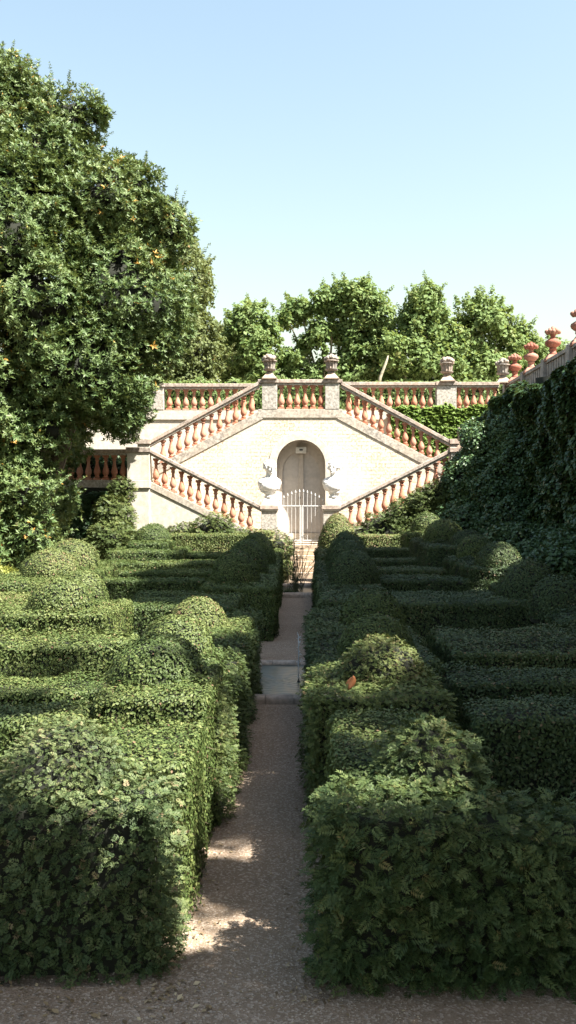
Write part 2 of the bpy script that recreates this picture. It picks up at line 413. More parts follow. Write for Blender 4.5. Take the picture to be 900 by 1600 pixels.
def hedge(label, x0, x1, y0, y1, zt, leaf=.03, cover=2.0, mat='box', tpl='leaf', amp=.05, r=.09, tint=.45, name='box_hedge', cat='hedge', group=None, depth=.06, z0=0., tilt=0., shag=0., back=.45):
    s = seed(); fo = Foliage(); lo = (x0,y0,z0); hi = (x1,y1,zt)
    area = {'leaf':.29, 'broad':.45, 'sprig':.45, 'feather':.38, 'lobed':.55, 'spray':.8, 'rosette':.9}[tpl]*leaf*leaf
    cover *= .78; depth *= 1.5
    P, n = box_points(lo, hi, cover/area, r, back)
    ld = lumps(P, amp, s)
    P2 = P+n*ld[:,None]; P2[:,2] += tilt*(P[:,0]-x0)/max(x1-x0,.1)*np.clip((P[:,2]-z0)/(zt-z0),0,1)
    G, gn, Q = box_grid(lo, hi, r, .12)
    G2 = G+gn*(lumps(G, amp, s)-.05-leaf*.7)[:,None]; G2[:,2] += tilt*(G[:,0]-x0)/max(x1-x0,.1)*np.clip((G[:,2]-z0)/(zt-z0),0,1)
    keep = P2[:,2] > .01; P2 = P2[keep]; n = n[keep]
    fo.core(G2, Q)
    tint += rng.uniform(-.07,.07)
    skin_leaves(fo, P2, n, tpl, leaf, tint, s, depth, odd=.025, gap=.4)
    if shag:
        m = int(len(P2)*shag); i = rng.integers(0, len(P2), m)
        skin_leaves(fo, P2[i]+n[i]*leaf*.5, n[i], tpl, leaf*1.2, tint+.08, s, 0)
    if y0 < 9:
        m = int(len(P2)*.014); i = rng.integers(0, len(P2), m); dv = nrm(n[i]*.8+rdir(m)*.8+np.array([0,0,.3]))
        for w_ in range(2): fo.put('twig', P2[i]-n[i]*rng.uniform(.06,.13,m)[:,None], np.roll(dv, w_+1, 1)+rdir(m)*.3, dv, rng.uniform(.06,.13,m), rng.random(m), 2)
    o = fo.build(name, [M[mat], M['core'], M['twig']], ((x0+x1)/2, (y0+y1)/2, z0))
    return mark(o, label, cat, group)

def dome(label, x, y, rad, zb, zt, leaf=.03, cover=2.0, mat='box', tpl='leaf', amp=.035, tint=.5, name='topiary_dome', cat='topiary', group='domed topiary bushes on the hedges', flat=0., cone=0., depth=.06):
    rad *= 1.05; zt += .045; tint += .07
    s = seed(); fo = Foliage(); h = zt-zb
    area = {'leaf':.29, 'sprig':.45, 'feather':.38, 'lobed':.55, 'spray':.8, 'rosette':.9}[tpl]*leaf*leaf
    cover *= .85; depth *= 1.3
    cnt = int(cover/area*(2*math.pi*rad*max(rad,h)*.95))
    def surf(c, a):
        sn = np.sqrt(np.maximum(1-c*c, 0))
        rr = rad*(sn if not cone else sn**(1-.0)*(1-cone*c*.35))
        P = np.stack([x+rr*np.cos(a), y+rr*np.sin(a), zb+h*c], 1)
        n = nrm(np.stack([np.cos(a)*sn/rad, np.sin(a)*sn/rad, c/h+0*c], 1)); return P, n
    P, n = surf(rng.uniform(-.12, 1, cnt), rng.uniform(0, 2*math.pi, cnt))
    P = P+n*lumps(P, amp, s)[:,None]
    c, a = np.meshgrid(np.linspace(-.25, .9999, 14), np.linspace(0, 2*math.pi, 25), indexing='ij')
    G, gn = surf(c.ravel(), a.ravel()); G = G+gn*(lumps(G, amp, s)-.035-leaf*.5)[:,None]
    i, j = np.meshgrid(np.arange(13), np.arange(24), indexing='ij'); k = (i*25+j).ravel()
    fo.core(G, np.stack([k, k+1, k+26, k+25], 1))
    skin_leaves(fo, P, n, tpl, leaf, tint, s, depth)
    o = fo.build(name, [M[mat], M['core']], (x, y, zb))
    return mark(o, label, cat, group)

def blobs(lobes, tpl, size, dens, tint, s, amp=.35, depth=.5, core=.8, jit=.9, droop=0., fo=None, minz=None, front=None, clump=.5, shoots=0):
    """leafy lobes: (x, y, z, r[, sx, sy, sz])"""
    fo = fo or Foliage()
    for q in lobes:
        c = np.array(q[:3]); r = q[3]; sc = np.array(q[4:7]) if len(q) > 4 else np.ones(3)
        n_ = int(4*math.pi*r*r*dens*np.prod(sc)**(2/3)); d = rdir(n_)
        if front is not None:
            keep = (d@np.array(front) > -.35) | (rng.random(n_) < .35); d = d[keep]
        P = c+d*r*sc; 
        big = (vnoise(P, .55/max(r,.6)*1.6, s)-.5)*1.6+(vnoise(P, 1.7, s+1)-.5)*1.1+(vnoise(P, 3.7, s+2)-.5)*.6
        thin = vnoise(P, 1.9, s+5)
        keep = thin > clump*rng.random(len(P))**.5*.75
        P = P[keep]; d = d[keep]; big = big[keep]
        P = P+d*(big*amp*r**.6)[:,None]
        inside = np.zeros(len(P), bool)
        for w in lobes:
            if w is q: continue
            sw = np.array(w[4:7]) if len(w) > 4 else np.ones(3)
            inside |= np.linalg.norm((P-np.array(w[:3]))/sw, axis=1) < w[3]*.72
        P = P[~inside]; d = d[~inside]
        if minz is not None: k2 = P[:,2] > minz; P = P[k2]; d = d[k2]
        nn = nrm(d/sc)
        skin_leaves(fo, P, nn, tpl, size, tint, s, depth, droop, jit, .8, .004)
        if shoots and len(P):
            i = rng.integers(0, len(P), int(shoots*r*r)); i = i[(nn[i,2] > -.3)]
            dv = nrm(nn[i]+rdir(len(i))*.5+np.array([0,0,.7])); L = rng.uniform(.2,.65,len(i))
            for q2 in range(9):
                Pq = P[i]+dv*(L*q2/8)[:,None]
                fo.put(tpl, Pq, dv+rdir(len(i))*.5+rdir(len(i))*.3, rdir(len(i)), size*(1-.06*q2)*rng.uniform(.7,1.,len(i)), np.clip(tint+.1+rng.normal(0,.1,len(i)),0,1))
        if core:
            a, b = np.meshgrid(np.linspace(.02, math.pi-.02, 12), np.linspace(0, 2*math.pi, 19), indexing='ij'); a = a.ravel(); b = b.ravel()
            gd = np.stack([np.sin(a)*np.cos(b), np.sin(a)*np.sin(b), np.cos(a)], 1); G = c+gd*r*sc
            gb = (vnoise(G, .55/max(r,.6)*1.6, s)-.5)*1.6+(vnoise(G, 1.7, s+1)-.5)*1.1
            G = c+gd*sc*(r*core+gb*amp*r**.6-depth*.5)[:,None].clip(.05)
            if minz is not None: G[:,2] = np.maximum(G[:,2], minz)
            i, j = np.meshgrid(np.arange(11), np.arange(18), indexing='ij'); k = (i*19+j).ravel()
            fo.core(G, np.stack([k, k+1, k+20, k+19], 1))
    return fo

def limbs(mb, base, ends, r0, wob=.25):
    for e in ends:
        b = Vector(base); e = Vector(e); pts = []; rad = []
        for i in range(7):
            t = i/6; p = b.lerp(e, t)+Vector((random.uniform(-1,1), random.uniform(-1,1), random.uniform(-.3,.5)))*wob*math.sin(t*math.pi)*.6
            pts.append(p); rad.append(r0*(1-.85*t)+.012)
        mb.tube(pts, rad, 8)
    return mb

# ================================================================== SETTING
def sheet(name, x0, x1, y0, y1, z, mat, nx=1, ny=1):
    me = bpy.data.meshes.new(name); V = []; Q = []
    for i in range(nx+1):
        for j in range(ny+1): V.append((x0+(x1-x0)*i/nx, y0+(y1-y0)*j/ny, z))
    for i in range(nx):
        for j in range(ny):
            k = i*(ny+1)+j; Q.append((k, k+ny+1, k+ny+2, k+1))
    me.from_pydata(V, [], Q); me.materials.append(mat)
    o = bpy.data.objects.new(name, me); COL.objects.link(o); return mark(o, kind='structure')
sheet('ground', -400, 400, -60, 900, 0, M['soil'])
# two stretches of path, broken by the first basin
PX0, PX1 = -.95, .45
B1 = (-.80, .22, 11.4, 14.1)       # basin 1: x0 x1 y0 y1
sheet('path', PX0, PX1, 4.75, B1[2]-.02, .004, M['path'])
sheet('path', PX0, PX1, B1[3]+.02, 30.5, .004, M['path'])
sheet('path', -7.0, 6.6, .5, 4.75, .004, M['path'])
TZ = 5.62
def block(name, x0, x1, y0, y1, z0, z1, mat):
    o = MB().box(x0,x1,y0,y1,z0,z1).build(name, mat); return mark(o, kind='structure')
block('terrace', -40, 8.3, YB+.45, 120, -.5, TZ, M['pave'])
block('terrace', 8.3, 60, -12, 120, -.5, 5.9, M['pave'])

# ================================================================== RETAINING WALLS
wall = empty('retaining_wall', (0, YB, 0), 'white rendered retaining wall holding up the terrace behind the stairs', 'wall')
MB().box(-14, XW, YB+.02, YB+.44, 0, uz(656, YB)).build('wall_face', M['plaster'], wall)
MB().box(-14, XW, YB-.03, YB+.44, uz(656, YB)+.002, uz(641, YB)).build('ledge', M['plaster'], wall, .01)

side = empty('garden_wall', (XW, 14, 0), 'tall side wall with grey panelled parapet, covered below by dark ivy', 'wall')
MB().box(XW, XW+.62, -4, YB-.04, 0, 5.93).build('wall_face', M['panel'], side)
posts = [27.6+2.93*k for k in range(-9, 4)]
for y in posts:
    MB().box(XW-.09, XW+.52, y-.17, y+.17, 5.94, 6.94).build('post', M['panel'], side, .015)
for a, b in zip(posts[:-1], posts[1:]):
    p = MB().box(XW+.06, XW+.4, a+.18, b-.18, 5.94, 6.78)
    p.build('parapet_panel', M['panel'], side)
    n = 9
    for k in range(1):
        MB().box(XW-.02, XW+.5, a+.18, b-.18, 6.785, 6.9).build('coping', M['panel'], side, .012)
    q = MB()
    for k in range(n):
        yy = a+.28+(b-a-.56)*k/(n-1); q.box(XW+.025, XW+.062, yy-.09, yy+.09, 5.95, 6.77)
    q.build('panel_ribs', M['panel'], side)

# ================================================================== BALUSTRADES
BAL_PROF = [(.46,0),(.46,.085),(.30,.095),(.36,.12),(.36,.15),(.27,.175),(.30,.20),(.42,.25),(.485,.31),(.47,.37),(.39,.45),(.28,.55),(.215,.65),(.205,.74),(.25,.79),(.31,.80),(.31,.825),(.24,.84),(.25,.87),(.40,.92),(.42,.93),(.42,1.)]
def baluster_mesh():
    mb = MB()
    mb.box(-.46,.46,-.46,.46,0,.085)
    mb.lathe([(r, z) for r, z in BAL_PROF[2:19]], n=16)
    mb.box(-.40,.40,-.40,.40,.925,1.0)
    mb.lathe([(.25,.868),(.40,.925)], n=16)
    me = bpy.data.meshes.new('baluster'); me.from_pydata(mb.v, [], mb.f); me.materials.append(M['terra'])
    me.polygons.foreach_set('use_smooth', [len(p.vertices) == 4 and p.area < .05 for p in me.polygons])
    return me
BAL = baluster_mesh()
def baluster(par, x, y, z, h, w=.235):
    o = bpy.data.objects.new('baluster', BAL); COL.objects.link(o); o.parent = par
    o.location = Vector((x, y, z))-par.location; o.scale = (w, w, h)
    o.rotation_euler = (0, 0, random.uniform(-.06, .06)); return o
GB = 'terracotta balustrades of the staircase'
CX = 469.0
def mirror(px, sg): return CX+sg*(px-CX)          # sg=+1 keeps the left-hand measure, -1 mirrors it

def sloped(sg, Y, rail, foot, xs, label, rail_th, foot_th, y_off, piers=()):
    """rail/foot: px polylines of the top edges (as measured on the left flight)"""
    mid = (ux(mirror(rail[0][0], sg), Y), Y, 0)
    b = empty('balustrade', mid, label, 'balustrade', GB)
    R = [(ux(mirror(px, sg), Y), uz(py, Y)) for px, py in rail]
    Ft = [(ux(mirror(px, sg), Y), uz(py, Y)) for px, py in foot]
    MB().band(R, rail_th*.62, Y-.06, Y+.30).build('handrail', M['cap'], b, .012)
    MB().band([(x, z-rail_th*.62-.003) for x, z in R], rail_th*.38, Y-.02, Y+.26).build('rail_moulding', M['pier'], b, .008)
    MB().band(Ft, foot_th, Y-.03, Y+.30).build('string_course', M['weathered'], b, .01)
    rx = sorted(R); fx = sorted(Ft)
    for px in xs:
        x = ux(mirror(px, sg), Y)
        zt = np.interp(x, [q[0] for q in rx], [q[1] for q in rx])-rail_th-.012
        zb = np.interp(x, [q[0] for q in fx], [q[1] for q in fx])-.012
        baluster(b, x, Y+.12, zb, zt-zb)
    return b

up_rail = [(405,595.5),(233,688.5)]; up_foot = [(411,639.5),(235,733)]
up_xs = [393-12.65*k for k in range(12)]
lo_rail = [(235,702),(409,790.5)]; lo_foot = [(234,752),(402,835)]
lo_xs = [243+13.35*k for k in range(12)]
sloped(1, Y1, up_rail, up_foot, up_xs, 'upper stair balustrade rising from the tree side to the landing', .22, .34, 0)
sloped(-1, Y1, up_rail, up_foot, up_xs, 'upper stair balustrade falling from the landing towards the ivy wall', .22, .34, 0)
sloped(1, Y0, lo_rail, lo_foot, lo_xs, 'lower stair balustrade running down from the tree to the gate', .20, .24, 0)
sloped(-1, Y0, lo_rail, lo_foot, lo_xs, 'lower stair balustrade running from the gate up into the dark shrub', .20, .24, 0)

def level(Y, xa, xb, top, foot, foot_bot, xs, label, piers, rail_th=.20):
    b = empty('balustrade', (ux((xa+xb)/2, Y), Y, 0), label, 'balustrade', GB)
    x0, x1 = ux(xa, Y), ux(xb, Y); zt, zf, zb = uz(top, Y), uz(foot, Y), uz(foot_bot, Y)
    MB().box(x0, x1, Y-.06, Y+.30, zt-rail_th*.62, zt).build('handrail', M['cap'], b, .012)
    MB().box(x0, x1, Y-.02, Y+.26, zt-rail_th, zt-rail_th*.62-.003).build('rail_moulding', M['pier'], b, .008)
    MB().box(x0, x1, Y-.035, Y+.30, zb, zf).build('string_course', M['weathered'], b, .01)
    for px in xs: baluster(b, ux(px, Y), Y+.12, zf, zt-rail_th-zf)
    for pa, pb in piers:
        MB().box(ux(pa, Y), ux(pb, Y), Y-.045, Y+.34, zf-.0, zt-rail_th*.62-.003).build('pier', M['pier'], b, .012)
        MB().box(ux(pa, Y)-.03, ux(pb, Y)+.03, Y-.085, Y+.38, zt-rail_th*.62, zt+.012).build('pier_cap', M['cap'], b, .012)
    return b
level(Y1, 403, 535, 593, 639.5, 653, [439.5,452,464.3,476.8,489,501.5], 'short level balustrade with six balusters on the landing above the arch', [(409.5,433),(508,530)])
level(YB, 226, 405, 599.5, 640.5, 641, [264+12.9*k for k in range(11)], 'terrace balustrade behind the stair, beside the big tree', [(226,256)])
level(YB, 535, 780, 597, 640.5, 641, [545+12.85*k for k in range(11)]+[718,729.6,741.2,752.5,763.5,774], 'long terrace balustrade behind the stair, ending at the ivy wall', [(682,713)])
level(Y0, 20, 199, 702, 750, 763, [191.4-13.6*k for k in range(12)], 'shaded balustrade with dark balusters under the big tree', [])

# ================================================================== STAIRCASE
st = empty('staircase', (ux(CX, Y1), Y1, 0), 'white double staircase with an arched niche in its ochre brick front', 'staircase')
xl, xr = ux(411, Y1), ux(527, Y1)
zA = uz(653, Y1)-.002
ax0, ax1, zs = ux(432, Y1), ux(508, Y1), uz(726, Y1); arx = (ax0+ax1)/2; ra = (ax1-ax0)/2; zc = uz(687.5, Y1)
arch = [(arx-ra*math.cos(math.pi*k/28), zs+(zc-zs)*math.sin(math.pi*k/28)) for k in range(29)]
zlow = .99
xe, ze = ux(200, Y1), uz(653+.535*(411-200), Y1)
poly = [(xe, 0), (ax0, 0), (ax0, zs)] + arch[1:-1] + [(ax1, zs), (ax1, 0), (2*arx-xe, 0), (2*arx-xe, ze), (xr+.0, zA), (xl, zA), (xe, ze)]
MB().prism(poly, Y1, Y1+.42).build('arched_wall', M['brick'], st)
# architrave: a raised band around the opening
rb = ux(520, Y1)-arx
outer = [(arx-rb*math.cos(math.pi*k/28), zs+((zc-zs)+(rb-ra))*math.sin(math.pi*k/28)) for k in range(29)]
MB().prism([(ax0-.003+0, zlow), (ax0-.003, zs)]+[(x, z) for x, z in arch[1:-1]]+[(ax1, zs), (ax1, zlow), (arx+rb, zlow)]+outer[::-1]+[(arx-rb, zlow)], Y1-.035, Y1+.4).build('arch_surround', M['plaster'], st, .008)
# niche behind the arch
nd = .60
mb = MB()
mb.box(ax0-.25, ax0-.0, Y1+.43, Y1+nd, zlow, zc+.2); mb.box(ax1, ax1+.25, Y1+.43, Y1+nd, zlow, zc+.2)
mb.build('niche_side', M['niche'], st)
MB().prism([(ax0, zs)]+arch[1:-1]+[(ax1, zs), (ax1, zc+.2), (ax0, zc+.2)], Y1+.43, Y1+nd).build('niche_vault', M['niche'], st)
MB().box(ax0-.25, ax1+.25, Y1+nd+.16, Y1+nd+.3, zlow, zc+.2).build('niche_back', M['niche'], st)
# inner door frame with arched head
f0, f1 = ux(441, Y1+nd), ux(500, Y1+nd); fr = (f1-f0)/2; fx = (f0+f1)/2; fs = uz(740, Y1+nd)
head = [(fx-fr*math.cos(math.pi*k/24), fs+fr*1.2*math.sin(math.pi*k/24)) for k in range(25)]
MB().prism([(ax0-.02, zlow), (f0, zlow), (f0, fs)]+head[1:-1]+[(f1, fs), (f1, zlow), (ax1+.02, zlow), (ax1+.02, zc+.15), (ax0-.02, zc+.15)], Y1+nd-.02, Y1+nd+.10).build('inner_arch', M['niche'], st)
door = empty('door', (fx, Y1+nd+.1, zlow), None, None); door.parent = st; door.location = Vector((fx, Y1+nd+.1, zlow))-st.location
def sub(mb, name, mat, par, bev=0., smooth=False):
    o = mb.build(name, mat, None, bev, smooth); o.parent = par
    wp = Vector(par.location)+(Vector(par.parent.location) if par.parent else Vector((0,0,0)))
    o.location = -wp; return o
mw = .085
for a, b in ((f0-.03, fx-mw), (fx+mw, f1+.03)):
    sub(MB().box(a, b, Y1+nd+.105, Y1+nd+.15, zlow+.32, fs+fr*1.3), 'door_panel', M['door'], door)
    sub(MB().box(a, b, Y1+nd+.085, Y1+nd+.10, uz(745, Y1+nd)-.02, uz(745, Y1+nd)+.02), 'panel_rail', M['door'], door)
sub(MB().box(fx-mw, fx+mw, Y1+nd+.03, Y1+nd+.16, zlow+.3, fs+fr*1.05), 'mullion', M['niche'], door, .008)
sub(MB().box(f0-.0, f1+.0, Y1+nd+.02, Y1+nd+.14, zlow, zlow+.30), 'kickboard', M['plaster'], door)
sub(MB().box(ux(468,Y1+nd)-.03, ux(468,Y1+nd)+.03, Y1+nd+.0, Y1+nd+.03, uz(778,Y1+nd)-.03, uz(778,Y1+nd)+.03), 'lock', M['iron'], door)
# lamp in the niche's crown
lp = empty('wall_lamp', (fx, Y1+nd-.1, uz(703, Y1+nd)), 'pale square lamp box high inside the arched niche', 'lamp')
MB().box(fx-.19, fx+.19, Y1+nd-.2, Y1+nd-.02, uz(708.5,Y1+nd), uz(699,Y1+nd)).build('housing', M['lamp'], lp, .015)
MB().box(fx-.06, fx+.06, Y1+nd-.215, Y1+nd-.201, uz(704.5,Y1+nd), uz(702,Y1+nd)).build('lens', M['iron'], lp)

for sg in (1, -1):
    # upper flight: treads behind the string
    pts = []; xa, za = ux(mirror(411, sg), Y1), TZ-.02; xb, zb = ux(mirror(226, sg), Y1), uz(748, Y1)+.3
    n = 15; poly = [(xa, za-.4)]
    for k in range(n):
        t0, t1 = k/n, (k+1)/n
        poly += [(xa+(xb-xa)*t0, za+(zb-za)*t0), (xa+(xb-xa)*t1, za+(zb-za)*t0)]
    poly += [(xb, zb-.1), (xb, zb-.5)]
    MB().prism(poly, Y1+.43, YB-.04).build('upper_steps', M['step'], st)
    # lower flight: front wall under the string and treads behind it
    xs_ = [ux(mirror(q, sg), Y0) for q in (233, 402)]
    wl = [(xs_[0], 0), (xs_[0], uz(752, Y0)-.242), (xs_[1], uz(835, Y0)-.242), (xs_[1], 0)]
    MB().prism(wl, Y0, Y0+.3).build('lower_wall', M['plaster'], st)
    xa, za, xb, zb = xs_[0], uz(757, Y0), ux(mirror(408, sg), Y0), 1.0; poly = [(xa, 0)]
    for k in range(12):
        t0, t1 = k/12, (k+1)/12
        poly += [(xa+(xb-xa)*t0, za+(zb-za)*t0), (xa+(xb-xa)*t1, za+(zb-za)*t0)]
    poly += [(xb, 0)]
    MB().prism(poly, Y0+.31, Y1-.04).build('lower_steps', M['step'], st)
    # corner pier of the half-landing
    pa, pb = sorted((ux(mirror(199, sg), Y0), ux(mirror(234, sg), Y0)))
    MB().box(pa, pb, Y0-.07, Y0+.5, 0, uz(763, Y0)).build('pier_base', M['plaster'], st, .015)
    MB().box(pa-.03, pb+.03, Y0-.12, Y0+.5, uz(763, Y0)+.003, uz(750, Y0)).build('pier_band', M['plaster'], st, .015)
    MB().box(pa, pb, Y0-.07, Y0+.5, uz(750, Y0)+.003, uz(707, Y0)).build('corner_pier', M['plaster'], st, .015)
    MB().box(pa-.04, pb+.04, Y0-.11, Y0+.55, uz(707, Y0)+.003, uz(699, Y0)).build('pier_cap', M['cap'], st, .015)
    # foot newel of the upper flight
    qa, qb = sorted((ux(mirror(215, sg), Y1), ux(mirror(234, sg), Y1)))
    MB().box(qa, qb, Y1-.05, Y1+.35, uz(763, Y1), uz(694, Y1)).build('newel', M['pier'], st, .012)
    MB().box(qa-.04, qb+.04, Y1-.09, Y1+.39, uz(694, Y1)+.003, uz(686, Y1)).build('newel_cap', M['cap'], st, .012)
    # half-landing block
    la, lb = sorted((ux(mirror(200, sg), Y0), -9.2 if sg == 1 else XW-.02))
    MB().box(la, lb, Y0+.02+.0*sg, YB-.05, 0, uz(764, Y0)).build('half_landing', M['plaster'], st)
    # gate pier at the foot
    ga, gb = sorted((ux(mirror(408.5, sg), Y0), ux(mirror(433, sg), Y0)))
    MB().box(ga, gb, Y0-.05, Y0+.48, .0, uz(799, Y0)).build('gate_pier', M['pier'], st, .012)
    MB().box(ga-.02, gb+.02, Y0-.08, Y0+.51, uz(799, Y0)+.002, uz(796, Y0)).build('pier_collar', M['plaster'], st, .008)
    MB().box(ga-.05, gb+.05, Y0-.11, Y0+.54, uz(796, Y0)+.002, uz(789.5, Y0)).build('gate_pier_cap', M['cap'], st, .01)
# landing floor and front steps
MB().box(ux(403, Y1), ux(535, Y1), Y1+.43, YB+.46, TZ-.42, TZ-.003).build('top_landing', M['step'], st)
MB().box(ux(433, Y0)-.2, ux(505, Y0)+.2, Y0-.1, Y1+nd+.3, 0, zlow).build('threshold', M['step'], st)
sw = .95
for k in range(6):
    y = 30.45+.31*k; z = .165*(k+1)
    MB().box(ux(CX, 31.5)-sw, ux(CX, 31.5)+sw, y, Y0-.1-.002*k, z-.165+.001, z).build('front_step', M['step'], st, .012)

# ================================================================== URNS, FINIALS, BUSTS
def urn(label, x, y, z, h, fruit=True, group='grey stone urns on the balustrade piers', k=1., mat='oldurn'):
    u = empty('stone_urn', (x, y, z), label, 'urn', group)
    w = h*.30
    MB().frustum(x, y, z, z+.045*h, w*.98, w*.98).frustum(x, y, z+.046*h, z+.24*h, w*.92, w*.42).build('pedestal', M[mat] if mat != 'oldurn' else M['terra_stone'], u, .006)
    MB().lathe([(w*.40,.235*h),(w*.52,.25*h),(w*.52,.275*h),(w*.36,.29*h),(w*.40,.32*h),(w*.78,.36*h),(w*.84,.39*h),(w*.86,.42*h)], (x,y,z), 20).build('stem', M[mat], u, 0, True)
    if fruit:
        MB().lathe([(w*.70,.42*h),(w*.70,.46*h),(w*.78,.60*h),(w*.84,.70*h)], (x,y,z), 48, 12, .16).build('fluted_bowl', M[mat], u, 0, True)
        MB().lathe([(w*.86,.70*h),(w*.98,.715*h),(w*.98,.745*h),(w*.8,.76*h)], (x,y,z), 24).build('lip', M[mat], u, 0, True)
        f = MB(); rr = random.Random(int(x*100))
        for i in range(26):
            a = rr.uniform(0, 6.28); q = rr.uniform(.1, 1.0); s = rr.uniform(.2, .34)*w
            f.ball((x+w*.85*q*math.cos(a), y+w*.85*q*math.sin(a), z+h*(.78+.13*(1-q*q)*rr.uniform(.5,1.1)+.02)), s, 8, 6)
        f.build('fruit_heap', M[mat], u, 0, True)
    else:
        MB().lathe([(w*.5,.42*h),(w*.95,.55*h),(w*1.05,.66*h),(w*.95,.72*h),(w*1.1,.76*h),(w*1.08,.82*h),(w*.6,.88*h),(w*.2,.95*h),(w*.05,.97*h)], (x,y,z), 24).build('bowl', M[mat], u, 0, True)
    return u
M['terra_stone'] = stone_mat('stained_pedestal', (.42,.31,.23), (.2,.16,.13), .7, 10)
urn('fruit filled grey stone urn on the landing pier nearer the big tree', ux(421, Y1), Y1+.13, uz(593, Y1)+.01, 40/44.1)
urn('fruit filled grey stone urn on the landing pier above the arch, nearer the ivy wall', ux(518, Y1), Y1+.13, uz(593, Y1)+.01, 40/44.1)
urn('fruit topped grey urn on the mottled pier midway along the terrace balustrade', ux(699, YB), YB+.13, uz(597, YB)+.01, 40/42)
urn('grey urn half hidden behind the first red finial at the wall corner', ux(787, YB+.2), YB+.33, uz(597, YB)-.02, 40/42)
urn('low grey urn beside the big tree, on the end pier of the terrace balustrade', ux(237, YB), YB+.13, uz(599, YB)+.01, 22/42, False)
urn('small dark urn on the half landing pier, poking out of the dark shrub', ux(724, Y0), Y0+.2, uz(699, Y0)+.01, 32/46, True)

def finial(label, y, k=1., first=[None]):
    x, z = XW+.24, 6.94
    t = empty('terracotta_finial', (x, y, z), label, 'finial', 'red terracotta finials along the side wall')
    if first[0]:
        for ch in first[0].children:
            c = ch.copy(); COL.objects.link(c); c.parent = t; c.location = ch.location
        return t
    h = 1.0; w = .235
    MB().frustum(x, y, z-.1, z, w*1.25, w*1.25).frustum(x, y, z+.001, z+.13, w*1.1, w*.72).build('pedestal', M['terra_red'], t, .01)
    MB().lathe([(w*.62,.13),(w*.6,.17),(w*.45,.2),(w*.40,.27),(w*.52,.3),(w*.52,.33),(w*.42,.35),(w*.72,.40),(w*1.0,.46),(w*1.08,.52),(w*1.0,.575),(w*.7,.62),(w*.4,.66),(w*.33,.72),(w*.40,.75),(w*.30,.77)], (x,y,z), 24).build('vase', M['terra_red'], t, 0, True)
    f = MB(); rr = random.Random(4)
    f.lathe([(w*.3,.76),(w*.85,.82),(w*.95,.86),(w*.5,.9)], (x,y,z), 16)
    for i in range(11):
        a = i*6.283/11; f.ball((x+w*.82*math.cos(a), y+w*.82*math.sin(a), z+.855+.02*(i%2)), w*.30, 8, 6)
    for i in range(6):
        a = i*1.047+.3; f.ball((x+w*.42*math.cos(a), y+w*.42*math.sin(a), z+.93), w*.28, 8, 6)
    f.ball((x, y, z+.985), w*.27, 8, 6)
    f.build('flower_head', M['terra_red'], t, 0, True); first[0] = t
    return t
names = ['red terracotta finial at the far corner, in front of a grey urn',
         'red terracotta finial second along the wall from the balustrade corner',
         'red terracotta finial third along the wall from the balustrade corner',
         'red terracotta finial cut by the picture edge, tallest in view']
for i, lb in enumerate(names): finial(lb, posts[-1-i]-(.45 if i == 0 else .1))

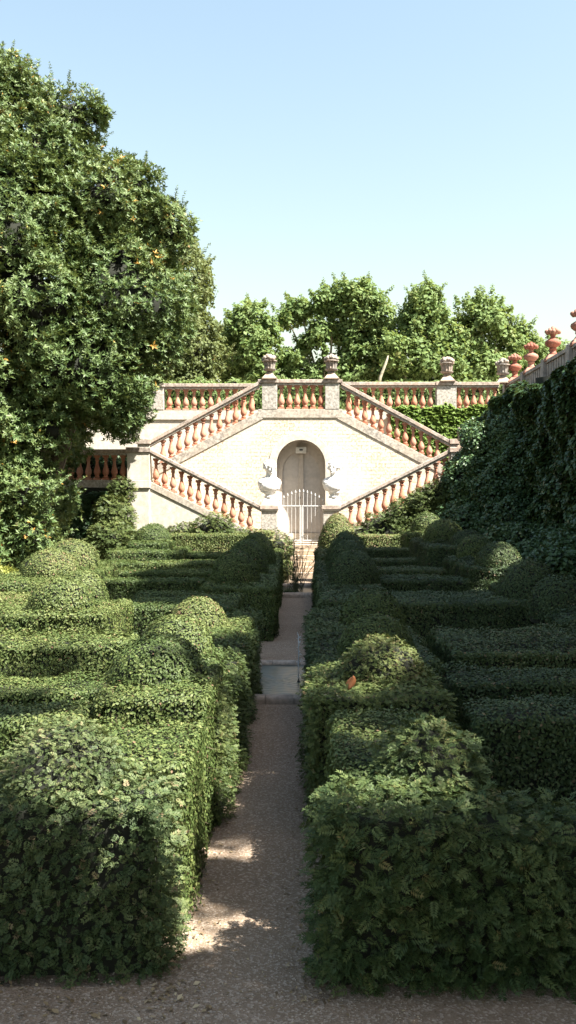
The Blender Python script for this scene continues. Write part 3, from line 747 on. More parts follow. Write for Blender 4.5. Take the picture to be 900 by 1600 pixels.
def bust(label, x, y, z, turn):
    h = 75/46.3; b = empty('marble_bust', (x, y, z), label, 'bust', 'white marble busts on the gate piers')
    s = MB()
    s.frustum(x, y, z, z+.035*h, .23, .235); s.frustum(x, y, z+.036*h, z+.15*h, .225, .145); 
    s.lathe([(.17,.15*h),(.19,.165*h),(.19,.185*h),(.14,.2*h),(.13,.25*h)], (x,y,z), 20)
    s.build('socle', M['marble'], b, .008)
    m = MB()
    # chest, shoulders, drapery, neck, head as overlapping masses fused into one skin below
    m.ball((x, y, z+.43*h), .33, 20, 14, (1.0,.66,.92))
    for e in (-1, 1):
        m.ball((x+e*.235, y+.02, z+.465*h), .185, 16, 10, (.95,.85,.95)); m.ball((x+e*.14, y+.03, z+.53*h), .15, 14, 10, (1.1,.8,.8)); m.ball((x+e*.27, y+.01, z+.40*h), .13, 14, 10, (.8,.8,1.3))
    m.ball((x, y-.10, z+.39*h), .25, 16, 10, (1.15,.75,.9)); m.ball((x, y, z+.29*h), .20, 14, 10, (1.0,.8,1.0))
    m.tube([(x, y+.03, z+.50*h), (x+.005*turn, y+.0, z+.62*h), (x+.01*turn, y-.02, z+.74*h)], [.19,.125,.125], 14)
    hx, hy, hz = x+.02*turn, y-.03, z+.795*h; ct, sn = math.cos(.45*turn), math.sin(.45*turn)
    def hp(a, q, c): a *= 1.15; q *= 1.15; c *= 1.22; return (hx+a*ct-q*sn, hy+a*sn+q*ct, hz+c)
    m.ball(hp(0,.02,.035), .19, 18, 14, (.92,1.08,1.1)); m.ball(hp(0,-.045,-.075), .135, 16, 12, (.9,.95,1.2))
    m.ball(hp(0,-.135,-.155), .042, 10, 8)
    m.tube([hp(0,-.155,.03), hp(0,-.195,-.055), hp(0,-.16,-.06)], [.018,.03,.02], 8)
    m.tube([hp(-.09,-.125,.045), hp(0,-.16,.045), hp(.09,-.125,.045)], [.018,.02,.018], 8)
    m.tube([hp(-.045,-.155,-.105), hp(0,-.172,-.1), hp(.045,-.155,-.105)], [.012,.018,.012], 8)
    for e in (-1, 1): m.ball(hp(e*.152,.01,-.01), .04, 8, 6, (.5,.8,1.2)); m.ball(hp(e*.06,-.135,.015), .024, 8, 6)
    o = m.build('figure', M['marble'], b, 0, True)
    rm = o.modifiers.new('fuse', 'REMESH'); rm.mode = 'VOXEL'; rm.voxel_size = .016; rm.use_smooth_shade = True
    sm = o.modifiers.new('soft', 'SMOOTH'); sm.factor = .5; sm.iterations = 4
    hr = MB()
    for i in range(80):
        a = random.uniform(-2.1, 2.1); c = random.uniform(-.03, .17)
        q = .155*math.sqrt(max(.05, 1-(max(c-.03,0)/.16)**2))
        hr.ball(hp(q*math.sin(a), .03+q*1.05*math.cos(a), c), random.uniform(.045,.06), 8, 6)
    hr.ball(hp(0,.20,.03), .07, 10, 8); hr.ball(hp(0,0,.175), .06, 10, 8)
    hr.build('hair', M['marble'], b, 0, True)
    dr = MB()
    for i in range(7):
        t = i/6; a0 = (x-turn*(.34-.05*t), y-.05-.02*t, z+h*(.50-.20*t)); a1 = (x-turn*.12, y-.235+.03*t, z+h*(.41-.17*t)); a2 = (x+turn*(.16-.03*t), y-.205+.03*t, z+h*(.37-.10*t)); a3 = (x+turn*(.35-.09*t), y-.03, z+h*(.46-.10*t))
        P = []
        for k in range(13):
            u = k/12; v = 1-u
            P.append(tuple(v**3*a0[d]+3*v*v*u*a1[d]+3*v*u*u*a2[d]+u**3*a3[d] for d in range(3)))
        dr.tube(P, [.030+.024*math.sin(math.pi*k/12) for k in range(13)], 8)
    dr.build('drapery', M['marble'], b, 0, True)
    return b
bust('white marble draped bust on the gate pier nearer the big tree, head turned inwards', ux(420.5, Y0), Y0+.21, uz(789.5, Y0)+.003, 1)
bust('white marble draped bust on the gate pier beside the clipped yellow-green bush', ux(522.5, Y0), Y0+.21, uz(789.5, Y0)+.003, -1)

# ================================================================== GATE
YG = Y0+.2
gate = empty('iron_gate', (ux(470, YG), YG, zlow), 'white iron double gate of slim spear topped bars closing the arch', 'gate')
gx0, gx1 = ux(434.5, YG), ux(507.5, YG); gm = (gx0+gx1)/2
for k in range(12):
    x = gx0+.06+(gx1-gx0-.12)*k/11; t = abs(x-gm)/(gx1-gm); zt = uz(769+15*t**1.6, YG)
    bar = MB().tube([(x, YG, zlow+.03), (x, YG, zt)], .0085, 8).build('bar', M['white_iron'], gate)
    sub(MB().lathe([(.009,0),(.022,.02),(.026,.045),(.015,.08),(.003,.12)], (x, YG, zt-.01), 10), 'spear_tip', M['white_iron'], bar, 0, True) if False else None
    tip = MB().lathe([(.009,0),(.022,.02),(.026,.045),(.015,.08),(.003,.12)], (x, YG, zt-.01), 10).build('spear_tip', M['white_iron'], None, 0, True)
    tip.parent = bar; tip.location = (0,0,0)
for a, b in ((gx0, gm-.012), (gm+.012, gx1)):
    for zz in (uz(790.5, YG), zlow+.12):
        MB().box(a, b, YG-.018, YG+.018, zz-.018, zz+.018).build('rail', M['white_iron'], gate, .003)
    for x in (a+.015, b-.015):
        MB().box(x-.017, x+.017, YG-.017, YG+.017, zlow+.02, uz(790.5, YG)+.02).build('stile', M['white_iron'], gate, .003)

# ================================================================== BASINS
def rolled(x0, x1, y0, y1, w, h):
    """one rolled edge stone, long along x or y"""
    mb = MB(); n = 10
    prof = [(-w/2, 0)] + [(-w/2*math.cos(math.pi*k/n), h*.45+h*.55*math.sin(math.pi*k/n)) for k in range(n+1)] + [(w/2, 0)]
    m = len(prof)
    if abs(x1-x0) > abs(y1-y0):
        vs = [(x, y0+a, z) for x in (x0, x1) for a, z in prof]
    else:
        vs = [(x0+a, y, z) for y in (y0, y1) for a, z in prof]
    fs = [(i, i+1, m+i+1, m+i) for i in range(m-1)] + [tuple(range(m-1,-1,-1)), tuple(range(m, 2*m))]
    return mb.add(vs, fs)
def basin(label, x0, x1, y0, y1, h, mat, wz, wname='water'):
    b = empty('garden_basin', ((x0+x1)/2, (y0+y1)/2, 0), label, 'basin', 'stone edged garden basins in the path')
    w = .2
    n = 3
    for j, yy in enumerate((y0+w/2, y1-w/2)):
        for k in range(n):
            a = x0+(x1-x0)*k/n; c = x0+(x1-x0)*(k+1)/n
            rolled(a+.004, c-.004, yy, yy, w, h).build('edge_stone', M[mat], b, 0, True)
    for xx in (x0+w/2, x1-w/2): rolled(xx, xx, y0+w, y1-w, w, h).build('edge_stone', M[mat], b, 0, True)
    return b
basin('rectangular stone basin with rippling water across the path', *B1, .10, 'rim', .02)
# water sheet with its ripple origin off centre
me = bpy.data.meshes.new('water'); xo, yo = ux(428, 12.7), 12.7
gx, gy = np.meshgrid(np.linspace(B1[0]+.15, B1[1]-.15, 90), np.linspace(B1[2]+.15, B1[3]-.15, 230), indexing='ij')
rr_ = np.hypot(gx-xo, gy-yo); r2_ = np.hypot(gx-ux(466.5,12.6), gy-12.6)
wob = vnoise(np.stack([gx.ravel(), gy.ravel(), 0*gx.ravel()],1), 3., 77).reshape(gx.shape)
gz = .0024*np.sin(rr_*58+wob*3)*np.exp(-rr_*.8)+.0013*np.sin(r2_*66+wob*2)*np.exp(-r2_*.8)+.0010*np.sin(gx*17+gy*9+wob*6)
k_ = (np.arange(89)[:,None]*230+np.arange(229)[None]).ravel()
me.from_pydata(np.stack([gx.ravel()-xo, gy.ravel()-yo, gz.ravel()],1).tolist(), [], np.stack([k_,k_+230,k_+231,k_+1],1).tolist())
me.polygons.foreach_set('use_smooth', [True]*len(me.polygons))
me.materials.append(M['water']); w_ = bpy.data.objects.new('water', me); COL.objects.link(w_); w_.location = (xo, yo, .045); mark(w_, kind='structure')
B2 = (-.95, .45, 24.0, 26.9)
basin('far stone basin with mossy edge, holding the tall umbrella plant', *B2, .14, 'rim', .02)
me = bpy.data.meshes.new('water'); me.from_pydata([(B2[0]+.19, B2[2]+.19, 0), (B2[1]-.19, B2[2]+.19, 0), (B2[1]-.19, B2[3]-.19, 0), (B2[0]+.19, B2[3]-.19, 0)], [], [(0,1,2,3)])
me.materials.append(M['water']); w_ = bpy.data.objects.new('water', me); COL.objects.link(w_); w_.location = (0, 0, .05); mark(w_, kind='structure')
# jet
fx_, fy_ = ux(466.5, 12.6), 12.6
jt = empty('fountain_jet', (fx_, fy_, .045), 'thin jet of water rising from the near basin in front of the path', 'fountain')
MB().lathe([(.018,0),(.018,.03),(.007,.04),(.007,.06)], (fx_, fy_, .03), 10).build('nozzle', M['iron'], jt, 0, True)
zt = uz(988, 12.6); mb = MB()
mb.tube([(fx_, fy_, .08)]+[(fx_+random.gauss(0,.0015), fy_, .08+(zt-.1)*q/9) for q in range(1,10)], [.006,.007,.005,.008,.006,.008,.006,.007,.006,.004], 6)
mb.build('water_column', M['jet'], jt, 0, True)
mb = MB()
for i in range(70):
    t = random.random()**.8; mb.ball((fx_+random.gauss(.010,.016)*(1.5-t*.7), fy_+random.gauss(0,.02), .07+(zt-.06)*t), random.uniform(.003,.008), 6, 4)
mb.build('falling_drops', M['jet'], jt, 0, True)

# umbrella plant in the far basin
ppx, ppy = ux(464, 25.4), 25.4
pp = empty('umbrella_plant', (ppx, ppy, 0), 'tall thin stemmed umbrella plant with drooping tufts in the far basin', 'plant')
stems = MB(); hf = Foliage()
for i in range(56):
    a = random.uniform(0, 6.283); sp = abs(random.gauss(0, .38)); hh = random.uniform(.7, 1.58)*(1-.25*min(sp,.6))
    b0 = (ppx+random.gauss(0,.10), ppy+random.gauss(0,.15), .03)
    e = (b0[0]+math.cos(a)*sp, b0[1]+math.sin(a)*sp, hh)
    m_ = tuple(b0[d]*.55+e[d]*.45+(0 if d < 2 else .12) for d in range(3))
    stems.tube([b0, m_, e], [.007,.006,.005], 5)
    if hh > .85 and i % 3 < 2:
        k = 16; an = rng.uniform(0, 6.283, k); al = np.stack([np.cos(an), np.sin(an), rng.uniform(-.5,.35,k)], 1)
        hf = Foliage(); hf.put('blade', np.tile(np.array(e), (k,1)), np.tile(np.array([0,0,1.]), (k,1))+rdir(k)*.5, al, rng.uniform(.09,.17,k), rng.uniform(.2,.8,k))
        hf.build('tuft', [M['papyrus'], M['core']], e, pp)
stems.build('stems', M['papyrus_stem'] if 'papyrus_stem' in M else simple('reed_stem', (.075,.085,.035), .6), pp, 0, True)
mark(dome('low moss cushion at the edge of the far basin', ux(452, 24.6), 24.7, .16, .03, .13, .03, 2, 'box_shade', name='moss_cushion', cat='moss', group=None), None)

# ================================================================== HEDGES
GL, GR = 'clipped box hedges on the tree side of the path', 'clipped box hedges on the ivy wall side of the path'
# --- tree side, near to far
hedge('big leafy hedge block at the near corner of the path, tree side', -2.75, -.70, 4.80, 5.38, .90, .043, 3.0, 'vib', 'lobed', .045, .12, .42, group=GL, depth=.10, shag=.10)
hedge('flat topped hedge edging the path just behind the near leafy block, tree side', -1.42, -.66, 5.40, 6.55, .93, .026, 2.4, 'box', 'leaf', .04, .07, .55, group=GL, shag=.05)
dome('broad rough mound on the near leafy hedge block beside the path', -1.30, 5.25, .33, .88, 1.17, .030, 2.8, 'vib', 'lobed', .05, .62, cone=.2)
hedge('low strip of pale clipped hedge running to the side behind the near mound', -4.2, -1.48, 6.35, 7.0, .95, .026, 2.4, 'box', 'leaf', .07, .08, .55, group=GL, shag=.06)
hedge('second pale clipped strip running to the side, ahead of the tall dark gap', -4.6, -1.55, 7.5, 8.15, .95, .028, 2.2, 'box', 'leaf', .06, .08, .55, group=GL)
hedge('raised square hedge step carrying the first clipped path dome', -1.50, -.66, 6.62, 8.05, 1.07, .028, 2.2, 'box', 'leaf', .06, .08, .5, group=GL)
hedge('long bushy hedge lining the path up to the first basin, tree side', -1.06, -.60, 7.1, 13.2, .93, .030, 2.2, 'box', 'sprig', .11, .10, .5, group=GL, shag=.08)
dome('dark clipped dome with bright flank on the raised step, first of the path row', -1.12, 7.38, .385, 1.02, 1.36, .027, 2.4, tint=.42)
hedge('hedge step between the first and second path domes', -1.55, -.75, 8.5, 10.1, 1.0, .03, 2., 'box', 'leaf', .06, .08, .5, group=GL)
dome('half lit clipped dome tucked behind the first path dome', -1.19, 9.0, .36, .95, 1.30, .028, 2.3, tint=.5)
hedge('hedge step under the smooth bright path dome', -1.62, -.62, 10.3, 11.9, 1.0, .03, 2., 'box', 'leaf', .05, .08, .55, group=GL)
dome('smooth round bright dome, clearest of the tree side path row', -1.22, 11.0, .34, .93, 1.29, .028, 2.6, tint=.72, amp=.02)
hedge('wide hedge block with pale top in front of the twin stepped domes', -5.4, -1.76, 9.55, 10.45, 1.0, .030, 2.2, 'box', 'leaf', .08, .09, .5, group=GL, shag=.05)
hedge('stepped hedge plinth under the twin domes', -3.75, -2.15, 10.55, 12.2, 1.20, .031, 2., 'box', 'leaf', .07, .09, .55, group=GL)
dome('stepped topiary dome, nearer of the twin domes', -2.80, 11.05, .37, 1.18, 1.50, .029, 2.2, tint=.55)
dome('stepped topiary dome behind the nearer twin, dark on one side', -2.95, 12.75, .34, 1.12, 1.47, .03, 2.2, tint=.5)
hedge('lower hedge beside the twin domes', -3.5, -2.75, 12.25, 13.6, 1.08, .032, 2., 'box', 'leaf', .06, .09, .5, group=GL)
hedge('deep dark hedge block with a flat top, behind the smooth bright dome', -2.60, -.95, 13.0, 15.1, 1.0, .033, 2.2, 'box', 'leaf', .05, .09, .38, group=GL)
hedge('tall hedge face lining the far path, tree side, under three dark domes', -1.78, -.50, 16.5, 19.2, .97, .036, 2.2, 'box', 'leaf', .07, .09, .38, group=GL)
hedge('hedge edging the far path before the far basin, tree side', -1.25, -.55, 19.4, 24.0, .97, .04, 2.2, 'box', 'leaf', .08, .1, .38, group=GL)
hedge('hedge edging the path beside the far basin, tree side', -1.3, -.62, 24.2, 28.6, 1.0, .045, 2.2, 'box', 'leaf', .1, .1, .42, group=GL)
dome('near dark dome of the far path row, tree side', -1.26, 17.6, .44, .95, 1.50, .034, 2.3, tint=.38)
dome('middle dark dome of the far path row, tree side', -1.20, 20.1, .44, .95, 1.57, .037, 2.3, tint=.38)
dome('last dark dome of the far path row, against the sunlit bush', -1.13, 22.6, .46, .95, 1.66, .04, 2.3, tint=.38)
for y, z, lb, xa, xb in ((17.5, 1.0, 'first thin cross hedge behind the deep dark block', -4.1, -1.85),
                     (19.7, 1.0, 'second thin cross hedge behind the deep dark block', -4.6, -1.35),
                     (22.3, 1.02, 'third thin cross hedge, just ahead of the stepped far dome', -5.2, -1.35),
                     (25.2, 1.05, 'fourth thin cross hedge, level with the stepped far dome', -3.2, -1.4)):
    hedge(lb+', tree side', xa, xb, y, y+.8, z, .04, 2.1, 'box', 'leaf', .05, .08, .42, group=GL)
hedge('stepped hedge plinth under the lone dark dome near the stair wall', -5.0, -3.1, 24.2, 26.6, 1.18, .045, 2.1, 'box', 'leaf', .08, .1, .42, group=GL)
hedge('upper plinth step under the lone dark dome near the stair wall', -4.6, -3.5, 24.8, 26.4, 1.38, .045, 2., 'box', 'leaf', .05, .1, .42, group=GL)
dome('lone dark dome on a stepped plinth near the white stair wall', -4.05, 25.7, .50, 1.3, 1.80, .042, 2.3, tint=.4)
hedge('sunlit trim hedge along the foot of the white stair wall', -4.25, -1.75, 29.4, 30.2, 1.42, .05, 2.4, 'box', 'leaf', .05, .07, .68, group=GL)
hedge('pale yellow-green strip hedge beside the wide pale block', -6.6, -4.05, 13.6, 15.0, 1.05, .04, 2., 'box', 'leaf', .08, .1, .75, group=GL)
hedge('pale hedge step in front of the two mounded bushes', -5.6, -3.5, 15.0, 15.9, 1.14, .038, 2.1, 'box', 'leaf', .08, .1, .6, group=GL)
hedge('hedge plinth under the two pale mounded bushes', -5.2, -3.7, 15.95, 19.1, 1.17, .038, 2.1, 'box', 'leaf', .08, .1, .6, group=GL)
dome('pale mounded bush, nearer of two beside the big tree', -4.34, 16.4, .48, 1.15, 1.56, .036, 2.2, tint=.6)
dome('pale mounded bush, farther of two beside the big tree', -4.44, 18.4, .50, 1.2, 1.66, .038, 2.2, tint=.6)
hedge('outer pale hedge under the edge of the big tree', -9.0, -4.7, 10.9, 11.9, 1.0, .034, 2., 'box', 'leaf', .09, .1, .6, group=GL)
hedge('outer hedge beyond the pale yellow-green strip', -9.5, -5.2, 17.2, 18.4, 1.1, .042, 2., 'box', 'leaf', .1, .1, .5, group=GL)

# --- ivy wall side, near to far
hedge('big feathery dark hedge block at the near corner of the path, ivy side', .10, 2.9, 4.66, 5.18, .92, .062, 3.4, 'yew', 'feather', .11, .14, .42, group=GR, depth=.11, shag=.22, tilt=-.30)
dome('rough feathery mound with a bright twig cluster on the near dark block', .66, 5.3, .31, .86, 1.17, .055, 3.2, 'yew', 'feather', .08, .5, depth=.08, cone=.2)
hedge('flat topped hedge with sunny patches edging the path behind the near mound', .17, .86, 5.2, 6.75, .95, .027, 2.4, 'box', 'leaf', .05, .08, .5, group=GR, shag=.05)
hedge('bushy raised hedge step under the sunlit dome, ivy side', .04, 1.06, 6.85, 8.2, 1.05, .033, 2.4, 'box', 'sprig', .10, .1, .5, group=GR, shag=.08)
dome('sunlit rough dome with upright shoots beside the near basin', .60, 7.72, .33, .98, 1.30, .036, 2.4, 'box', 'sprig', .05, .66)
hedge('hedge edging the path along the near basin, ivy side', .08, .62, 8.3, 13.6, .93, .033, 2.2, 'box_shade', 'sprig', .10, .1, .45, group=GR, shag=.06)
hedge('hedge step under the two smooth dark domes, ivy side', .45, 1.25, 8.6, 11.9, .98, .031, 2., 'box_shade', 'leaf', .07, .09, .45, group=GR)
dome('smooth dark dome just behind the sunlit rough dome', .70, 9.25, .36, .93, 1.29, .028, 2.6, 'box', tint=.38, amp=.02)
dome('round dark dome in front of the deep hedge face, ivy side', .80, 11.2, .38, .93, 1.35, .029, 2.6, 'box', tint=.34)
hedge('first long dark cross hedge past the near mound, ivy side', 1.15, 4.6, 6.5, 7.25, .95, .03, 2.3, 'box_shade', 'leaf', .05, .08, .5, group=GR)
hedge('second long dark cross hedge, flat topped, ivy side', 1.2, 5.0, 7.85, 8.55, .95, .03, 2.2, 'box_shade', 'leaf', .05, .08, .5, group=GR)
hedge('third long dark cross hedge with a worn pale top, ivy side', 1.42, 5.6, 9.3, 11.0, .98, .032, 2.2, 'box_shade', 'leaf', .08, .09, .5, group=GR)
hedge('deep dark hedge face behind the round dark dome, ivy side', .95, 3.4, 13.7, 15.5, .98, .035, 2.2, 'box_shade', 'leaf', .06, .09, .5, group=GR)
hedge('hedge face lining the far path, ivy side, under three dark domes', .20, 1.35, 14.2, 19.0, .97, .037, 2.2, 'box_shade', 'leaf', .08, .1, .45, group=GR)
hedge('hedge edging the far path before the far basin, ivy side', .26, 1.1, 19.2, 23.8, .97, .042, 2.2, 'box_shade', 'leaf', .1, .1, .45, group=GR)
hedge('hedge edging the path beside the far basin, ivy side', .34, 1.2, 24.0, 28.2, 1.05, .046, 2.2, 'box_shade', 'leaf', .12, .12, .45, group=GR)
dome('near dark dome of the far path row, ivy side', .90, 17.2, .45, .92, 1.50, .034, 2.3, 'box_shade', tint=.42)
dome('middle dark dome of the far path row, ivy side', .92, 19.8, .46, .92, 1.57, .038, 2.3, 'box_shade', tint=.4)
dome('last dark dome of the far path row, ivy side', 1.0, 22.4, .50, .92, 1.68, .041, 2.3, 'box_shade', tint=.4)
for y, z, lb, xa, xb in ((17.6, 1.0, 'first thin cross hedge behind the deep dark face', 1.4, 3.1),
                     (20.2, 1.0, 'second thin cross hedge behind the deep dark face', 1.5, 3.2),
                     (23.2, 1.03, 'third thin cross hedge behind the deep dark face', 1.5, 3.3),
                     (26.2, 1.15, 'last thin cross hedge before the sunlit trim hedge', 1.6, 3.6)):
    hedge(lb+', ivy side', xa, xb, y, y+.8, z, .04, 2.1, 'box_shade', 'leaf', .05, .08, .5, group=GR)
hedge('short dark block hedge stepping down to the outer domes, ivy side', 3.25, 4.3, 15.8, 17.4, 1.0, .038, 2., 'box_shade', 'leaf', .07, .1, .35, group=GR)
hedge('lumpy dark hedge at the foot of the ivy wall', 3.0, 6.4, 11.2, 12.6, 1.02, .036, 2., 'box_shade', 'leaf', .13, .12, .42, group=GR)
dome('low dark outer dome nearest the camera below the ivy wall', 3.35, 12.6, .42, .95, 1.42, .034, 2.1, 'box_shade', tint=.4)
dome('wide dark outer dome below the ivy wall, second from the camera', 3.46, 14.7, .50, .92, 1.50, .036, 2.1, 'box_shade', tint=.42)
dome('grey-green outer dome, one of two touching near the dark shrub', 3.68, 18.2, .43, 1.22, 1.62, .038, 2.2, 'box_shade', tint=.5)
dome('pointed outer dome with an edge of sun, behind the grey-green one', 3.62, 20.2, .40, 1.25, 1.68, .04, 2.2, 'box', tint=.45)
hedge('hedge plinth under the two touching outer domes', 3.0, 4.4, 17.6, 21.0, 1.24, .04, 2., 'box_shade', 'leaf', .09, .1, .42, group=GR)
dome('dark outer dome leaning on the sun capped dome', 3.88, 22.8, .45, 1.3, 1.72, .042, 2.2, 'box_shade', tint=.42)
dome('outer dome with a bright sunlit cap under the dark shrub', 3.55, 24.4, .50, 1.42, 1.95, .043, 2.3, 'box', tint=.55)
hedge('hedge plinth under the far dark dome, ivy side', 2.9, 4.3, 27.3, 29.0, 1.55, .048, 2., 'box', 'leaf', .1, .1, .4, group=GR)
dome('far dark dome at the foot of the dark shrub', 3.62, 28.2, .46, 1.55, 2.08, .048, 2.2, 'box', tint=.4)
hedge('hedge plinth under the sun capped outer dome', 2.8, 4.4, 21.9, 25.4, 1.42, .044, 2., 'box_shade', 'leaf', .1, .1, .42, group=GR)
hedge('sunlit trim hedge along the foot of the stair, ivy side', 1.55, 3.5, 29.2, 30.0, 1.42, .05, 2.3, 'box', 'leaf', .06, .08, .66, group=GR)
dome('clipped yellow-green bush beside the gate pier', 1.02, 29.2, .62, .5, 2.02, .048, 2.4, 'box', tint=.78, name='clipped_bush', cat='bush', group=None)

# --- loose plants at the stair's foot
def shrub(label, lobes, tpl, size, dens, tint, mat, name='shrub', cat='shrub', group=None, **k):
    fo = blobs(lobes, tpl, size, dens, tint, seed(), **k); q = lobes[0]
    return mark(fo.build(name, [M[mat], M['core']], (q[0], q[1], k.get('minz') if (k.get('minz') or 0) > 1 else 0)), label, cat, group)
GSH = 'loose shrubs at the foot of the stair'
shrub('sunlit loose bush beside the gate, tree side', [(-.95,29.0,1.0,.62),(-1.2,29.2,.55,.6),(-.85,28.7,.4,.5),(-1.3,29.6,1.2,.4)], 'sprig', .12, 420, .75, 'box', group=GSH, amp=.15, depth=.15, minz=.02)
for i, (x, r, h, lb) in enumerate(((-3.9,.5,1.55,'low green shrub against the white stair wall, nearest the big tree'),(-2.95,.62,1.7,'highest green shrub against the white stair wall'),(-1.95,.5,1.5,'green shrub under the bottom balusters, tree side'))):
    shrub(lb, [(x,31.1,h-.3,r,1.25,.8,.9),(x+.25,31.0,.75,r*1.1),(x-.3,31.1,.8,r)], 'sprig', .13, 380, .55, 'box', group=GSH, amp=.18, depth=.15, minz=.02)
shrub('leafy climber heaped at the corner pier under the tree', [(-6.05,31.7,2.75,.42,1,.7,1.1),(-6.25,31.4,2.0,.6,1,.9,1.2),(-6.2,31.0,1.1,.85),(-5.5,30.8,.7,.75),(-6.6,30.9,.7,.7)], 'sprig', .14, 420, .55, 'box', 'climber', 'climber', amp=.18, depth=.18, minz=.02)
shrub('dark shrub glimpsed behind the shaded balusters under the big tree', [(-6.5,33.3,3.6,.55,1.3,.8,1),(-7.4,33.3,3.7,.6,1.3,.8,1),(-8.3,33.3,3.6,.6,1.3,.8,1)], 'spray', .13, 300, .3, 'ivy', amp=.15, depth=.15, minz=3.02)
shrub('sloping green shrub bank under the lower stair, ivy side', [(1.9,31.3,1.2,.5),(2.5,31.3,1.5,.55),(3.2,31.3,1.9,.6),(3.9,31.2,2.25,.65),(4.5,31.1,2.5,.65),(3.0,31.0,1.1,.7),(4.2,30.8,1.3,.8)], 'sprig', .13, 330, .5, 'box', group=GSH, amp=.15, depth=.15, minz=.02)
shrub('big dark loose shrub filling the corner between stair and ivy wall', [(6.2,31.0,4.0,1.0),(6.6,30.6,4.7,.85),(5.4,30.8,3.0,1.05),(6.4,29.8,2.6,1.4),(5.2,30.0,1.6,1.1),(6.3,28.6,1.4,1.3),(5.7,31.2,4.3,.6),(6.9,30.0,3.9,.9),(5.2,31.2,3.7,.5),(5.75,31.6,4.7,.5)], 'spray', .17, 230, .42, 'ivy', amp=.32, depth=.35, minz=.02)
shrub('medium dark shrub at the base of the ivy wall', [(5.6,25.0,1.0,.9),(6.3,24.2,.9,.9),(5.1,25.6,.7,.6),(6.4,22.4,.8,1.0),(5.7,21.2,.7,.8)], 'spray', .17, 190, .45, 'ivy', amp=.22, depth=.25, minz=.02)
shrub('yellow variegated shrub at the frame edge under the tree', [(-5.55,17.8,.75,.5),(-6.1,17.9,.9,.6),(-5.8,17.7,.4,.6)], 'rosette', .10, 260, .5, 'varieg', amp=.15, depth=.15, minz=.02)
shrub('low dark shade plants under the big tree', [(-8.5,24.6,.6,.9,1.3,1,1),(-7.2,25.2,.4,.7),(-10.2,24.0,.6,1.1)], 'rosette', .14, 140, .45, 'laurel', amp=.2, depth=.2, minz=.02)

# low dark planting inside a bed
fo = Foliage(); n = 9000
P = np.stack([rng.uniform(1.0,4.4,n), rng.uniform(5.2,6.45,n), rng.uniform(.0,.3,n)],1)
skin_leaves(fo, P, np.tile([0,0,1.],(n,1)), 'leaf', .045, .5, 999, .05)
mark(fo.build('groundcover', [M['cover'], M['core']], (2.7,6,0)), 'low bluish dark ground cover in the bed behind the near dark block', None, None, 'stuff')

# --- ivy on the walls
def creeper(label, ax, fixed, u0, u1, z0, z1, size, dens, tint, mat, bulge, face, roll=0., name='ivy'):
    s = seed(); fo = Foliage(); n = int((u1-u0)*(z1-z0)*dens)
    def surf(u, z):
        q = np.stack([np.zeros_like(u), u, z],1)
        b = bulge*(.25+.7*vnoise(q,.6,s)+.75*vnoise(q,1.5,s+1)+.35*vnoise(q,3.6,s+2))
        top = np.clip((z-(z1-.7))/.7,0,1); b = b*(1-.55*top**2)
        c = fixed+face*b
        return (np.stack([c,u,z],1) if ax == 0 else np.stack([u,c,z],1)), b
    u = rng.uniform(u0,u1,n); z = rng.uniform(z0,z1,n)
    edge = z1-.5*vnoise(np.stack([u,0*u,0*u],1),.8,s+4)-.25*vnoise(np.stack([u,0*u,0*u],1),3.,s+5)
    z = np.where(z > edge, edge-.15*rng.random(n), z)
    P, b = surf(u, z)
    nn = np.zeros((n,3)); nn[:,ax] = face; nn[:,2] = .25+.9*np.clip((z-(z1-.9))/.9,0,1)
    nn = nrm(nn+rdir(n)*.25)
    tone = np.clip(tint+.35*(vnoise(P,1.1,s+7)-.5)+rng.normal(0,.1,n),0,1)
    fo.put('broad', P-nn*(rng.random(n)**1.5*.14)[:,None], nn+rdir(n)*.55+np.array([0,0,.35]), np.array([0,0,-1.])+rdir(n)*.7+nn*.35, size*rng.uniform(.6,1.3,n), tone)
    gu, gz = np.meshgrid(np.linspace(u0,u1,int((u1-u0)/.25)+2), np.linspace(z0,z1-.35,int((z1-z0)/.25)+2), indexing='ij')
    G, _ = surf(gu.ravel(), gz.ravel()); G[:,ax] -= face*.16
    a, c = gu.shape; i, j = np.meshgrid(np.arange(a-1),np.arange(c-1),indexing='ij'); k = (i*c+j).ravel()
    fo.core(G, np.stack([k,k+1,k+c+1,k+c],1))
    at = (fixed,(u0+u1)/2,z0) if ax == 0 else ((u0+u1)/2,fixed,z0)
    return mark(fo.build(name, [M[mat], M['core']], at), label, name)
creeper('thick dark ivy blanket hanging over the side wall', 0, XW-.02, 17.5, YB-.1, .02, 6.3, .115, 1050, .45, 'ivy', .9, -1)
creeper('dark climber on the shaded wall below the shaded balustrade', 1, Y0-.0, -9.2, -6.3, .02, 3.25, .14, 480, .35, 'ivy', .25, -1, name='creeper')
creeper('bright green creeper covering the terrace wall behind the stair', 1, YB-.05, 3.2, XW-.1, 2.4, 6.25, .15, 560, .5, 'ivyl', .18, -1, name='creeper')

